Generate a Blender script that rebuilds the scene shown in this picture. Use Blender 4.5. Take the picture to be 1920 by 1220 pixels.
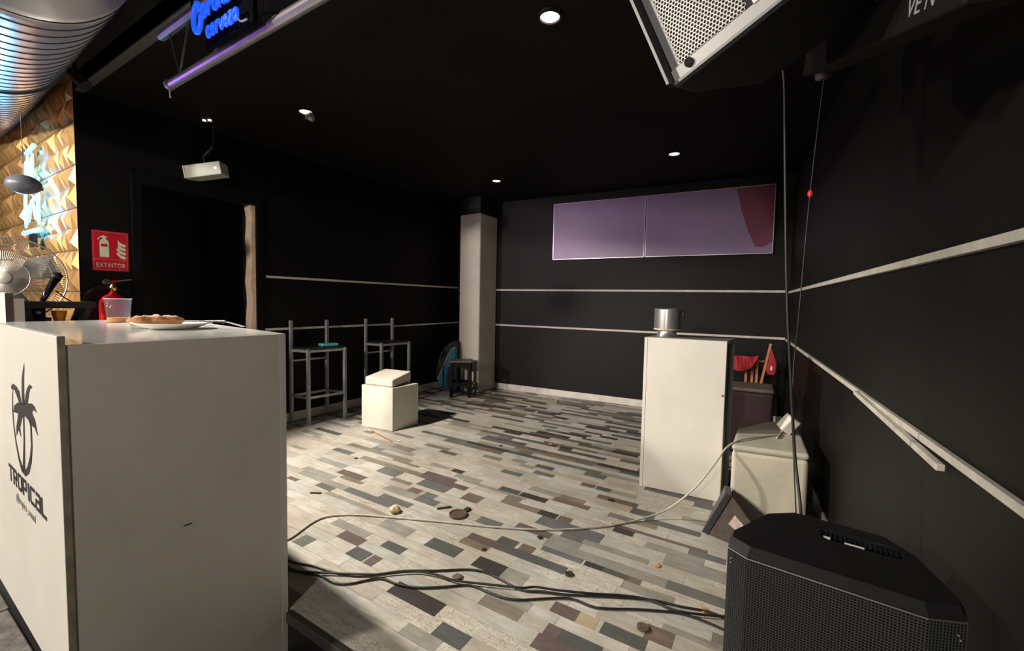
import bpy, bmesh, math, random
from mathutils import Vector, Matrix
random.seed(7)
scene = bpy.context.scene
for o in list(bpy.data.objects): bpy.data.objects.remove(o)
COL = scene.collection
V = Vector

# ------------------------------------------------------------------ camera
cam = bpy.data.cameras.new('camera'); camo = bpy.data.objects.new('camera', cam); COL.objects.link(camo)
_d = V((490, 800, 35)).normalized()                  # room depth axis seen in camera space (right, forward, up)
_l = V((-1280, 800, 70)).normalized(); _l = (_l - _d*_l.dot(_d)).normalized()
_x = -_l; _z = _x.cross(_d)
right = V((_x[0], _d[0], _z[0])); fwd = V((_x[1], _d[1], _z[1])); up = V((_x[2], _d[2], _z[2]))
camo.matrix_world = Matrix(((right[0], up[0], -fwd[0], 0), (right[1], up[1], -fwd[1], 0), (right[2], up[2], -fwd[2], 1.25), (0, 0, 0, 1)))
cam.sensor_width = 36; cam.lens = 15.0; cam.clip_start = 0.02
scene.camera = camo

# ------------------------------------------------------------------ world, exposure, lights
w = bpy.data.worlds.new('world'); scene.world = w; w.use_nodes = True
w.node_tree.nodes['Background'].inputs[0].default_value = (0.6, 0.55, 0.6, 1)
w.node_tree.nodes['Background'].inputs[1].default_value = 0.02
scene.view_settings.view_transform = 'Standard'; scene.view_settings.look = 'None'
scene.view_settings.gamma = 1; scene.view_settings.use_curve_mapping = False
scene.view_settings.exposure = 0.0

def area(name, loc, target, size, power, color, sy=None):
    l = bpy.data.lights.new(name, 'AREA'); l.energy = power; l.color = color; l.size = size
    if sy: l.shape = 'RECTANGLE'; l.size_y = sy
    o = bpy.data.objects.new(name, l); COL.objects.link(o); o.location = loc
    o.rotation_euler = (V(target)-V(loc)).to_track_quat('-Z', 'Y').to_euler(); return o
def spot(name, loc, target, power, color, angle, blend=0.4, r=0.04):
    l = bpy.data.lights.new(name, 'SPOT'); l.energy = power; l.color = color
    l.spot_size = math.radians(angle); l.spot_blend = blend; l.shadow_soft_size = r
    o = bpy.data.objects.new(name, l); COL.objects.link(o); o.location = loc
    o.rotation_euler = (V(target)-V(loc)).to_track_quat('-Z', 'Y').to_euler(); return o
WARM = (1.0, 0.915, 0.80)
LAMPS = [(-4.5, -1.5, 2.2, 115), (-2.9, -2.3, 2.3, 125), (-0.5, -1.9, 1.75, 46)]        # hall lamps left and behind the camera; last added to fill counter side
for i, (x, y, z, p) in enumerate(LAMPS):
    area('hall_or_fill_light', (x, y, z), (x+0.9, y+3.0, 1.1), 0.16, p, WARM)
spot('stage_floodlight', (-3.62, 0.92, 2.50), (-1.6, 2.7, 0.0), 760, WARM, 80, 0.55, 0.04)
spot('magenta_stage_light', (-3.78, 0.88, 2.36), (-2.3, 5.1, 1.35), 85, (0.85, 0.42, 0.95), 50, 1.0)
spot('neon_glow_fill', (-4.75, 0.78, 1.80), (-2.9, 0.52, 2.25), 42, (0.12, 0.55, 1.0), 40, 0.7, 0.03)  # unseen blue spot added to throw the neon's glow on the duct
spot('violet_stage_light', (-4.4, -0.10, 1.55), (-2.75, 0.20, 2.25), 75, (0.5, 0.2, 1.0), 44, 0.7, 0.03)

# ------------------------------------------------------------------ materials
MATS = {}
def mat(name, col, rough=0.6, metal=0.0, spec=0.5, noise=0.0, nscale=8.0, bump=0.0, bscale=60.0, dark=None, emit=None, es=0, alpha=None, trans=0, stretch=None, coat=0):
    if name in MATS: return MATS[name]
    m = bpy.data.materials.new(name); m.use_nodes = True; nt = m.node_tree; N = nt.nodes; Lk = nt.links
    b = N['Principled BSDF']
    b.inputs['Base Color'].default_value = (*col, 1); b.inputs['Roughness'].default_value = rough
    b.inputs['Metallic'].default_value = metal; b.inputs['Specular IOR Level'].default_value = spec
    b.inputs['Transmission Weight'].default_value = trans; b.inputs['Coat Weight'].default_value = coat
    if emit: b.inputs['Emission Color'].default_value = (*emit, 1); b.inputs['Emission Strength'].default_value = es
    if noise or bump:
        g = N.new('ShaderNodeNewGeometry'); mp = N.new('ShaderNodeMapping'); Lk.new(g.outputs['Position'], mp.inputs['Vector'])
        if stretch: mp.inputs['Scale'].default_value = stretch
    if noise:
        n = N.new('ShaderNodeTexNoise'); n.inputs['Scale'].default_value = nscale; n.inputs['Detail'].default_value = 6; n.inputs['Roughness'].default_value = 0.65
        Lk.new(mp.outputs[0], n.inputs['Vector'])
        r = N.new('ShaderNodeValToRGB'); r.color_ramp.elements[0].position = 0.32; r.color_ramp.elements[1].position = 0.68
        d = dark or tuple(c*(1-noise) for c in col)
        r.color_ramp.elements[0].color = (*d, 1); r.color_ramp.elements[1].color = (*tuple(min(1, c*(1+noise*0.35)) for c in col), 1)
        Lk.new(n.outputs['Fac'], r.inputs[0]); Lk.new(r.outputs[0], b.inputs['Base Color'])
    if bump:
        n2 = N.new('ShaderNodeTexNoise'); n2.inputs['Scale'].default_value = bscale; n2.inputs['Detail'].default_value = 4
        Lk.new(mp.outputs[0], n2.inputs['Vector'])
        bp = N.new('ShaderNodeBump'); bp.inputs['Strength'].default_value = bump; bp.inputs['Distance'].default_value = 0.01
        Lk.new(n2.outputs['Fac'], bp.inputs['Height']); Lk.new(bp.outputs[0], b.inputs['Normal'])
    MATS[name] = m; return m

def wall_mat(name, col, scuff, stretch=(1, 1, 1)):
    m = bpy.data.materials.new(name); m.use_nodes = True; nt = m.node_tree; N = nt.nodes; Lk = nt.links
    b = N['Principled BSDF']; b.inputs['Roughness'].default_value = 0.55; b.inputs['Specular IOR Level'].default_value = 0.2
    g = N.new('ShaderNodeNewGeometry'); mp = N.new('ShaderNodeMapping'); Lk.new(g.outputs['Position'], mp.inputs['Vector'])
    n = N.new('ShaderNodeTexNoise'); n.inputs['Scale'].default_value = 1.7; n.inputs['Detail'].default_value = 8; n.inputs['Roughness'].default_value = 0.6
    Lk.new(mp.outputs[0], n.inputs['Vector'])
    r = N.new('ShaderNodeValToRGB'); e = r.color_ramp.elements
    e[0].position = 0.35; e[0].color = (*tuple(c*0.8 for c in col), 1); e[1].position = 0.7; e[1].color = (*tuple(c*1.25 for c in col), 1)
    Lk.new(n.outputs['Fac'], r.inputs[0])
    # sparse pale scuffs, taller than wide
    mp2 = N.new('ShaderNodeMapping'); mp2.inputs['Scale'].default_value = (2.6, 2.6, 1.1); Lk.new(g.outputs['Position'], mp2.inputs['Vector'])
    n2 = N.new('ShaderNodeTexNoise'); n2.inputs['Scale'].default_value = 4.5; n2.inputs['Detail'].default_value = 10; n2.inputs['Roughness'].default_value = 0.7
    Lk.new(mp2.outputs[0], n2.inputs['Vector'])
    r2 = N.new('ShaderNodeValToRGB'); r2.color_ramp.elements[0].position = 0.69; r2.color_ramp.elements[1].position = 0.80
    Lk.new(n2.outputs['Fac'], r2.inputs[0])
    mx = N.new('ShaderNodeMixRGB'); mx.inputs[2].default_value = (*scuff, 1)
    Lk.new(r2.outputs[0], mx.inputs[0]); Lk.new(r.outputs[0], mx.inputs[1]); Lk.new(mx.outputs[0], b.inputs['Base Color'])
    bp = N.new('ShaderNodeBump'); bp.inputs['Strength'].default_value = 0.15; bp.inputs['Distance'].default_value = 0.01
    Lk.new(n2.outputs['Fac'], bp.inputs['Height']); Lk.new(bp.outputs[0], b.inputs['Normal'])
    MATS[name] = m; return m

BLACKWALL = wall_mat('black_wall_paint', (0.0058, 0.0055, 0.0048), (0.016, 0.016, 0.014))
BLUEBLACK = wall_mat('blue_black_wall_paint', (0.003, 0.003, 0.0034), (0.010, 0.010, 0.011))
CEIL = mat('ceiling_black', (0.006, 0.005, 0.005), 0.75, spec=0.2, noise=0.3, nscale=2)
SOFFIT = mat('soffit_grey', (0.10, 0.092, 0.075), 0.8, noise=0.5, nscale=3)
TRIM = mat('trim_white', (0.55, 0.52, 0.46), 0.5, noise=0.25, nscale=14)
BASEB = mat('baseboard_white', (0.6, 0.56, 0.5), 0.5, noise=0.2, nscale=10)
WHITE = mat('white_laminate', (0.66, 0.63, 0.57), 0.35, noise=0.07, nscale=3, bump=0.03, bscale=40)
GLOSSW = mat('gloss_white_top', (0.72, 0.72, 0.69), 0.12, noise=0.04, nscale=4)
EDGE = mat('worn_board_edge', (0.30, 0.26, 0.21), 0.6, noise=0.35, nscale=25)
GREYSIDE = mat('greyed_side_board', (0.64, 0.59, 0.52), 0.45, noise=0.10, nscale=3.5, bump=0.03, bscale=30)
CREAM = mat('cream_leatherette', (0.62, 0.57, 0.46), 0.45, noise=0.14, nscale=6, bump=0.12, bscale=90)
CUSH = mat('cream_cushion_fabric', (0.55, 0.51, 0.43), 0.65, noise=0.12, nscale=9, bump=0.1, bscale=120)
COLM = mat('cream_plaster', (0.58, 0.54, 0.45), 0.6, noise=0.10, nscale=4, bump=0.05, bscale=30)
STEEL = mat('grey_steel', (0.40, 0.41, 0.40), 0.4, 0.35, noise=0.25, nscale=20)
CHROME = mat('polished_steel', (0.85, 0.82, 0.82), 0.22, 0.9)
BLK = mat('black_plastic', (0.008, 0.008, 0.009), 0.5, spec=0.3, noise=0.3, nscale=12, bump=0.1, bscale=180)
BLK2 = mat('black_paint', (0.008, 0.008, 0.009), 0.5)
GLOSSB = mat('gloss_black', (0.01, 0.01, 0.012), 0.12)
SEATB = mat('black_seat_vinyl', (0.012, 0.012, 0.016), 0.5)
RED = mat('signal_red', (0.55, 0.012, 0.03), 0.35)
REDG = mat('red_gloss_paint', (0.62, 0.012, 0.02), 0.18)
SIGNW = mat('pale_green_print', (0.66, 0.68, 0.5), 0.5)
PINKL = mat('pink_line_print', (0.75, 0.3, 0.33), 0.5)
BRASS = mat('brass', (0.75, 0.5, 0.16), 0.25, 1.0)
PRINT = mat('charcoal_vinyl_print', (0.035, 0.03, 0.032), 0.5)
PRINTG = mat('grey_vinyl_print', (0.25, 0.24, 0.22), 0.5)
DUCT = mat('galvanised_steel', (0.70, 0.68, 0.70), 0.27, 0.5, noise=0.15, nscale=5, bump=0.04, bscale=12)
SEAM = mat('duct_seam_dark', (0.10, 0.10, 0.11), 0.5, 0.6)
GOLD = mat('gold_foil', (0.66, 0.39, 0.16), 0.33, 0.55, noise=0.2, nscale=5)
TRUSS = mat('truss_aluminium', (0.30, 0.275, 0.29), 0.4, 0.6, noise=0.2, nscale=12)
NEONB = mat('neon_blue_glass', (0.02, 0.1, 0.9), 0.4, emit=(0.01, 0.10, 0.95), es=0.9)
NEONC = mat('neon_cyan_glass', (0.3, 0.8, 1), 0.3, emit=(0.07, 0.46, 1.0), es=6.0)
LAMPE = mat('lamp_glow', (1, 0.9, 0.7), 0.4, emit=(1, 0.83, 0.6), es=5)
PROJ = mat('projector_white', (0.42, 0.42, 0.36), 0.5)
TEAL = mat('teal_fabric', (0.02, 0.16, 0.22), 0.6, noise=0.3, nscale=8)
NAVY = mat('navy_fabric', (0.012, 0.02, 0.05), 0.7, noise=0.3, nscale=8)
TEALB = mat('teal_plastic', (0.12, 0.55, 0.62), 0.35)
REDC = mat('red_canvas', (0.36, 0.012, 0.025), 0.75, noise=0.25, nscale=14, bump=0.15, bscale=60)
WOOD = mat('orange_wood', (0.42, 0.15, 0.055), 0.45, noise=0.3, nscale=18, stretch=(1, 1, 0.15))
MAROON = mat('maroon_leatherette', (0.045, 0.022, 0.026), 0.5, noise=0.2, nscale=7)
TAUPE = mat('taupe_top', (0.13, 0.11, 0.09), 0.55)
BREAD = mat('baked_crust', (0.50, 0.22, 0.09), 0.6, noise=0.45, nscale=26, bump=0.4, bscale=50, dark=(0.24, 0.085, 0.03))
PAPER = mat('white_paper', (0.72, 0.7, 0.65), 0.6)
ORANGE = mat('orange_plastic', (0.85, 0.32, 0.03), 0.4)
JUICE = mat('orange_drink', (0.85, 0.38, 0.05), 0.15)
CABLEW = mat('off_white_cable', (0.55, 0.51, 0.44), 0.5, noise=0.3, nscale=20)
CABLEB = mat('black_cable', (0.012, 0.012, 0.012), 0.45)
DIRT = mat('dark_debris', (0.02, 0.016, 0.012), 0.7)
LEAF = mat('orange_leaf_bit', (0.6, 0.3, 0.12), 0.6)
BROWNL = mat('brown_lid', (0.11, 0.075, 0.055), 0.35, noise=0.3, nscale=30)
CARPET = mat('brown_carpet_covering', (0.07, 0.052, 0.04), 0.9, noise=0.3, nscale=30, bump=0.3, bscale=200)
GRILLG = mat('grey_grille', (0.07, 0.072, 0.085), 0.5)
STICK = mat('faded_sticker', (0.42, 0.30, 0.24), 0.5, noise=0.5, nscale=60)
WGRILLE = mat('steel_grille', (0.30, 0.285, 0.265), 0.4, 0.3)
PAF = mat('pa_front_grey', (0.2, 0.2, 0.21), 0.4)
SCREEN = mat('mauve_reflection_panel', (0.25, 0.16, 0.32), 0.35, noise=0.15, nscale=1.2)  # reflected purple light put into the screens' base colour
DARKRED = mat('wine_red_reflection', (0.15, 0.016, 0.055), 0.4)  # red reflection painted as a flat patch on the right screen
ALU = mat('silver_edge', (0.55, 0.52, 0.58), 0.3, 0.5)
JAMB = mat('raw_wood_jamb', (0.72, 0.52, 0.40), 0.6, noise=0.3, nscale=9)
GLASSP = bpy.data.materials.new('clear_plastic'); GLASSP.use_nodes = True
_N = GLASSP.node_tree.nodes; _N.remove(_N['Principled BSDF']); _t = _N.new('ShaderNodeBsdfTransparent'); _t.inputs[0].default_value = (0.93, 0.93, 0.96, 1)
_g = _N.new('ShaderNodeBsdfPrincipled'); _g.inputs['Base Color'].default_value = (0.35, 0.34, 0.40, 1); _g.inputs['Roughness'].default_value = 0.12
_m = _N.new('ShaderNodeMixShader'); _m.inputs[0].default_value = 0.09
_L = GLASSP.node_tree.links; _L.new(_t.outputs[0], _m.inputs[1]); _L.new(_g.outputs[0], _m.inputs[2]); _L.new(_m.outputs[0], _N['Material Output'].inputs[0])
WIRE = mat('fan_guard_wire', (0.34, 0.32, 0.29), 0.35, 0.5)
FANW = mat('fan_cream_plastic', (0.6, 0.57, 0.5), 0.4)
DOMEG = mat('dark_grey_shell', (0.13, 0.14, 0.17), 0.4)

# ------------------------------------------------------------------ mesh helpers
def box(bm, x0, x1, y0, y1, z0, z1, M=None):
    vs = [bm.verts.new(M @ V(p) if M else V(p)) for p in ((x0,y0,z0),(x1,y0,z0),(x1,y1,z0),(x0,y1,z0),(x0,y0,z1),(x1,y0,z1),(x1,y1,z1),(x0,y1,z1))]
    for f in ((0,3,2,1),(4,5,6,7),(0,1,5,4),(1,2,6,5),(2,3,7,6),(3,0,4,7)): bm.faces.new([vs[i] for i in f])
def prism(bm, pts, z0, z1):
    n = len(pts); a = [bm.verts.new((p[0], p[1], z0)) for p in pts]; b = [bm.verts.new((p[0], p[1], z1)) for p in pts]
    bm.faces.new(list(reversed(a))); bm.faces.new(b)
    for i in range(n): bm.faces.new((a[i], a[(i+1)%n], b[(i+1)%n], b[i]))
def loft(bm, A, B):
    """closed solid between two equal loops of world points"""
    n = len(A); a = [bm.verts.new(p) for p in A]; b = [bm.verts.new(p) for p in B]
    bm.faces.new(list(reversed(a))); bm.faces.new(b)
    for i in range(n): bm.faces.new((a[i], a[(i+1)%n], b[(i+1)%n], b[i]))
def tube(bm, pts, r, n=8, caps=True):
    pts = [V(p) for p in pts]; rings = []; prev = None
    for i, p in enumerate(pts):
        t = (pts[min(i+1, len(pts)-1)] - pts[max(i-1, 0)]).normalized()
        ref = prev if prev is not None else (V((0,0,1)) if abs(t.z) < 0.9 else V((1,0,0)))
        s = t.cross(ref).normalized(); u = s.cross(t).normalized(); prev = u
        rr = r[i] if isinstance(r, (list, tuple)) else r
        rings.append([bm.verts.new(p + (s*math.cos(2*math.pi*k/n) + u*math.sin(2*math.pi*k/n))*rr) for k in range(n)])
    for a, b in zip(rings, rings[1:]):
        for k in range(n): bm.faces.new((a[k], a[(k+1)%n], b[(k+1)%n], b[k]))
    if caps: bm.faces.new(rings[0][::-1]); bm.faces.new(rings[-1])
def sqtube(bm, a, b, w, yaw=0.0):
    a = V(a); b = V(b); t = (b-a).normalized()
    ref = V((math.cos(yaw), math.sin(yaw), 0)) if abs(t.z) > 0.7 else V((0,0,1))
    s = t.cross(ref).normalized(); u = s.cross(t).normalized(); h = w/2
    loft(bm, [a+s*h+u*h, a-s*h+u*h, a-s*h-u*h, a+s*h-u*h], [b+s*h+u*h, b-s*h+u*h, b-s*h-u*h, b+s*h-u*h])
def lathe(bm, prof, c=(0,0,0), n=32, sx=1, sy=1, M=None):
    rings = []
    for r, z in prof:
        ring = []
        for k in range(n):
            p = V((c[0]+r*sx*math.cos(2*math.pi*k/n), c[1]+r*sy*math.sin(2*math.pi*k/n), c[2]+z))
            ring.append(bm.verts.new(M @ p if M else p))
        rings.append(ring)
    for a, b in zip(rings, rings[1:]):
        for k in range(n): bm.faces.new((a[k], a[(k+1)%n], b[(k+1)%n], b[k]))
    closed = prof[0] == prof[-1]
    if prof[0][0] > 1e-4 and not closed: bm.faces.new(rings[0][::-1])
    if prof[-1][0] > 1e-4 and not closed: bm.faces.new(rings[-1])
def smooth_path(pts, k=6):
    P = [V(p) for p in pts]; out = []
    for i in range(len(P)-1):
        p0 = P[max(i-1,0)]; p1 = P[i]; p2 = P[i+1]; p3 = P[min(i+2, len(P)-1)]
        for j in range(k):
            t = j/k
            out.append(0.5*((2*p1)+(p2-p0)*t+(2*p0-5*p1+4*p2-p3)*t*t+(3*p1-p0-3*p2+p3)*t**3))
    out.append(P[-1]); return out

def wloc(o):
    l = V((0,0,0))
    while o: l += o.location; o = o.parent
    return l
def obj(name, bm, m, parent=None, smooth=False, bevel=0, seg=2, anchor=False, sub=0):
    """link bm (world coordinates) as one object; its origin sits at its own base"""
    if isinstance(bm, bpy.types.Mesh): me = bm
    else:
        bmesh.ops.recalc_face_normals(bm, faces=bm.faces[:])
        me = bpy.data.meshes.new(name); bm.to_mesh(me); bm.free()
    me.materials.append(m)
    co = [v.co.copy() for v in me.vertices]
    lo = V([min(c[i] for c in co) for i in range(3)]); hi = V([max(c[i] for c in co) for i in range(3)])
    org = V(((lo.x+hi.x)/2, (lo.y+hi.y)/2, lo.z))
    me.transform(Matrix.Translation(-org))
    o = bpy.data.objects.new(name, me); COL.objects.link(o)
    o.location = org - (wloc(parent) if parent else V((0,0,0)))
    if parent: o.parent = parent
    if smooth:
        for p in me.polygons: p.use_smooth = True
    if bevel:
        b = o.modifiers.new('bevel', 'BEVEL'); b.width = bevel; b.segments = seg; b.limit_method = 'ANGLE'; b.angle_limit = math.radians(40)
    if sub:
        s = o.modifiers.new('sub', 'SUBSURF'); s.levels = sub; s.render_levels = sub
    return o
def B(): return bmesh.new()
def bx(name, m, x0, x1, y0, y1, z0, z1, parent=None, bevel=0, M=None, **k):
    b = B(); box(b, x0, x1, y0, y1, z0, z1, M); return obj(name, b, m, parent, bevel=bevel, **k)
def thing(name, label, cat, loc, group=None):
    o = bpy.data.objects.new(name, None); COL.objects.link(o); o.location = loc; o.empty_display_size = 0.1
    return tag(o, label, cat, group)
def tag(o, label, cat, group=None):
    o['label'] = label; o['category'] = cat
    if group: o['group'] = group
    return o
def struct(o, label=None):
    o['kind'] = 'structure'
    if label: o['label'] = label
    return o
def copy_tree(o, parent=None):
    c = o.copy(); COL.objects.link(c); c.parent = parent
    for ch in list(o.children): copy_tree(ch, c)
    return c
def text_mesh(s, size, depth, M, shear=0.0, spacing=1.0, xs=1.0):
    cu = bpy.data.curves.new('t', 'FONT'); cu.body = s; cu.size = size; cu.extrude = depth; cu.shear = shear; cu.space_character = spacing; cu.resolution_u = 4
    cu.align_x = 'LEFT'
    o = bpy.data.objects.new('t', cu); COL.objects.link(o)
    bpy.context.view_layer.update()
    me = bpy.data.meshes.new_from_object(o.evaluated_get(bpy.context.evaluated_depsgraph_get()))
    bpy.data.objects.remove(o); bpy.data.curves.remove(cu)
    me.transform(M @ Matrix.Diagonal((xs, 1, 1, 1))); me.materials.clear(); return me

# ------------------------------------------------------------------ room shell
STAGE_Y = 0.95; HALL_Z = -0.17; CZ = 2.64; HZ = 3.6
LW0 = V((-4.13, 0.97, 0)); LW1 = V((-4.03, 5.04, 0))          # left wall foot line
BW0 = LW1; BW1 = V((0.136, 5.331, 0))                          # back wall foot line
RWd = V((math.sin(math.radians(4)), -math.cos(math.radians(4)), 0))
RW1 = BW1 + RWd*9.4
def lw(t): return LW0.lerp(LW1, (t-0.97)/(5.04-0.97))          # point on left wall at y=t
lwN = V((LW1.y-LW0.y, -(LW1.x-LW0.x), 0)).normalized()         # into the room
def bw(x): return BW0.lerp(BW1, (x-BW0.x)/(BW1.x-BW0.x))
bwN = V((BW1.y-BW0.y, -(BW1.x-BW0.x), 0)).normalized()
rwN = V((-math.cos(math.radians(4)), -math.sin(math.radians(4)), 0))
def rw(s): return BW1 + RWd*s
def slab(a, b, n, t0, t1, z0, z1):
    """vertical slab along a->b between offsets t0..t1 on normal n"""
    bm = B(); prism(bm, [tuple((a+n*t0)[:2]), tuple((b+n*t0)[:2]), tuple((b+n*t1)[:2]), tuple((a+n*t1)[:2])], z0, z1); return bm

struct(obj('wall_back', slab(bw(-4.25), bw(0.3), bwN, -0.12, 0, -0.1, HZ), BLACKWALL), 'black painted back wall of the stage')
struct(obj('wall_right', slab(rw(-0.1), rw(9.4), rwN, -0.12, 0, HALL_Z, HZ), BLACKWALL), 'scuffed black painted right wall')
# left wall with the doorway (door between y 1.30 and 2.12)
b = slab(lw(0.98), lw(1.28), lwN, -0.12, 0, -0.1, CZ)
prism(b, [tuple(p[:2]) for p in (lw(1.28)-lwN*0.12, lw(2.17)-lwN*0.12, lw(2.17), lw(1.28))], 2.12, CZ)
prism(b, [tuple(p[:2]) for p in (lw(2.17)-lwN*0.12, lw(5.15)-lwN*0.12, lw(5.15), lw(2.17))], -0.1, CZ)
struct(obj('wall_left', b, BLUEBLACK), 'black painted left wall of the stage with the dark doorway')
b = B(); box(b, -6.9, -4.13, 0.995, 1.10, HALL_Z, HZ); struct(obj('wall_gold', b, BLACKWALL), 'wall behind the gold foil relief panels')
b = B(); box(b, -7.0, -6.9, -4.0, 1.1, HALL_Z, HZ); struct(obj('wall_hall_left', b, BLACKWALL))
b = B(); box(b, -7.0, 0.9, -4.1, -4.0, HALL_Z, HZ); struct(obj('wall_rear', b, BLACKWALL))
b = B(); box(b, -4.25, 0.5, 0.98, 5.5, CZ, CZ+0.1); struct(obj('ceiling', b, CEIL), 'matt black low ceiling over the stage')
b = B(); box(b, -7.0, 0.9, -4.1, 1.1, HZ, HZ+0.1); struct(obj('ceiling_hall', b, CEIL), 'dark high ceiling of the hall')
b = B(); box(b, -4.13, 0.5, 0.98, 1.03, CZ-0.01, HZ); struct(obj('trim_1', b, SOFFIT), 'dusty grey-brown vertical face of the dropped ceiling')
b = B(); box(b, -7.0, 0.9, -4.1, 1.0, HALL_Z-0.1, HALL_Z); struct(obj('floor_hall', b, BLK2), 'dark hall floor below the stage')

FRB = mat('door_frame_black', (0.003, 0.003, 0.0035), 0.6, spec=0.15)
# door recess
b = B()
prism(b, [tuple(p[:2]) for p in (lw(1.2)-lwN*1.25, lw(2.25)-lwN*1.25, lw(2.25)-lwN*1.2, lw(1.2)-lwN*1.2)], 0, 2.3)
prism(b, [tuple(p[:2]) for p in (lw(1.2)-lwN*1.2, lw(1.28)-lwN*1.2, lw(1.28)-lwN*0.12, lw(1.2)-lwN*0.12)], 0, 2.3)
prism(b, [tuple(p[:2]) for p in (lw(2.17)-lwN*1.2, lw(2.25)-lwN*1.2, lw(2.25)-lwN*0.12, lw(2.17)-lwN*0.12)], 0, 2.3)
prism(b, [tuple(p[:2]) for p in (lw(1.2)-lwN*1.2, lw(2.25)-lwN*1.2, lw(2.25)-lwN*0.12, lw(1.2)-lwN*0.12)], 2.2, 2.3)
prism(b, [tuple(p[:2]) for p in (lw(1.2)-lwN*1.2, lw(2.25)-lwN*1.2, lw(2.25)-lwN*0.12, lw(1.2)-lwN*0.12)], -0.05, 0)
struct(obj('wall_passage', b, BLK2), 'unlit passage behind the doorway')
d = bpy.data.objects.new('door_1', None); COL.objects.link(d); d.location = lw(1.7); struct(d, 'open black door frame with one bare wooden edge')
def lbox(y0, y1, z0, z1, t0, t1):
    bm = B(); prism(bm, [tuple(p[:2]) for p in (lw(y0)+lwN*t0, lw(y1)+lwN*t0, lw(y1)+lwN*t1, lw(y0)+lwN*t1)], z0, z1); return bm
obj('frame_post', lbox(1.26, 1.32, 0, 2.16, -0.12, 0.025), FRB, d, bevel=0.003)
obj('frame_post', lbox(2.145, 2.20, 0, 2.16, -0.12, 0.025), FRB, d, bevel=0.003)
obj('frame_head', lbox(1.32, 2.145, 2.08, 2.16, -0.12, 0.025), FRB, d, bevel=0.003)
b = B()
jp = []
for i in range(22):
    z = 0.0 + i*2.08/21; jp.append((z, 2.108 + 0.006*math.sin(i*1.7) + random.uniform(-0.003, 0.003)))
for (z0, ya), (z1, yb) in zip(jp, jp[1:]):
    loft(b, [lw(ya)-lwN*0.10+V((0,0,z0)), lw(2.145)-lwN*0.10+V((0,0,z0)), lw(2.145)+lwN*0.004+V((0,0,z0)), lw(ya)+lwN*0.004+V((0,0,z0))],
            [lw(yb)-lwN*0.10+V((0,0,z1)), lw(2.145)-lwN*0.10+V((0,0,z1)), lw(2.145)+lwN*0.004+V((0,0,z1)), lw(yb)+lwN*0.004+V((0,0,z1))])
o = obj('jamb_strip', b, JAMB, d); o['label'] = 'ragged bare wooden jamb strip'

# baseboards and the two white rails on each wall
def lrail(y0, y1, z, h=0.022, t=0.014): return lbox(y0, y1, z-h/2, z+h/2, 0, t)
struct(obj('baseboard_left', lbox(2.21, 5.02, 0, 0.095, 0, 0.014), BASEB, bevel=0.003))
b = slab(bw(-4.0), bw(0.12), bwN, 0, 0.014, 0, 0.085); struct(obj('baseboard_back', b, BASEB, bevel=0.003))
b = slab(rw(0.03), rw(4.3), rwN, 0, 0.014, 0, 0.085); struct(obj('baseboard_right', b, BASEB, bevel=0.003))
struct(obj('trim_2', lrail(2.235, 5.02, 1.44), TRIM, bevel=0.002), 'upper white rail on the left wall')
struct(obj('trim_3', lrail(2.22, 3.78, 0.94), TRIM, bevel=0.002), 'lower white rail on the left wall, near piece')
b = B(); p0 = lw(3.75)+V((0,0,0.915)); p1 = lw(5.02)+V((0,0,0.925))
sqtube(b, p0+lwN*0.02, p1+lwN*0.008, 0.018); struct(obj('trim_4', b, TRIM), 'lower white rail on the left wall, far piece')
b = slab(bw(-4.0), bw(0.12), bwN, 0, 0.014, 1.40, 1.424); struct(obj('trim_5', b, TRIM, bevel=0.002), 'upper white rail on the back wall')
b = slab(bw(-4.0), bw(0.12), bwN, 0, 0.014, 0.905, 0.929); struct(obj('trim_6', b, TRIM, bevel=0.002), 'lower white rail on the back wall')
b = slab(rw(0.03), rw(6.0), rwN, 0, 0.02, 1.388, 1.412); struct(obj('trim_7', b, TRIM, bevel=0.002), 'upper white rail on the right wall')
b = B(); loft(b, [rw(0.03)+rwN*t+V((0,0,z)) for t, z in ((0, 0.897), (0.016, 0.897), (0.016, 0.917), (0, 0.917))], [rw(6.0)+rwN*t+V((0,0,z)) for t, z in ((0, 0.855), (0.016, 0.855), (0.016, 0.877), (0, 0.877))])
struct(obj('trim_8', b, TRIM, bevel=0.002), 'lower white rail on the right wall')
b = B(); a0 = rw(3.0)+rwN*0.024+V((0,0,0.888)); a1 = rw(3.86)+rwN*0.024+V((0,0,0.850)); sqtube(b, a0, a1, 0.018)
struct(obj('trim_9', b, TRIM, bevel=0.002), 'loose end of white rail hanging off the right wall')

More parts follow.
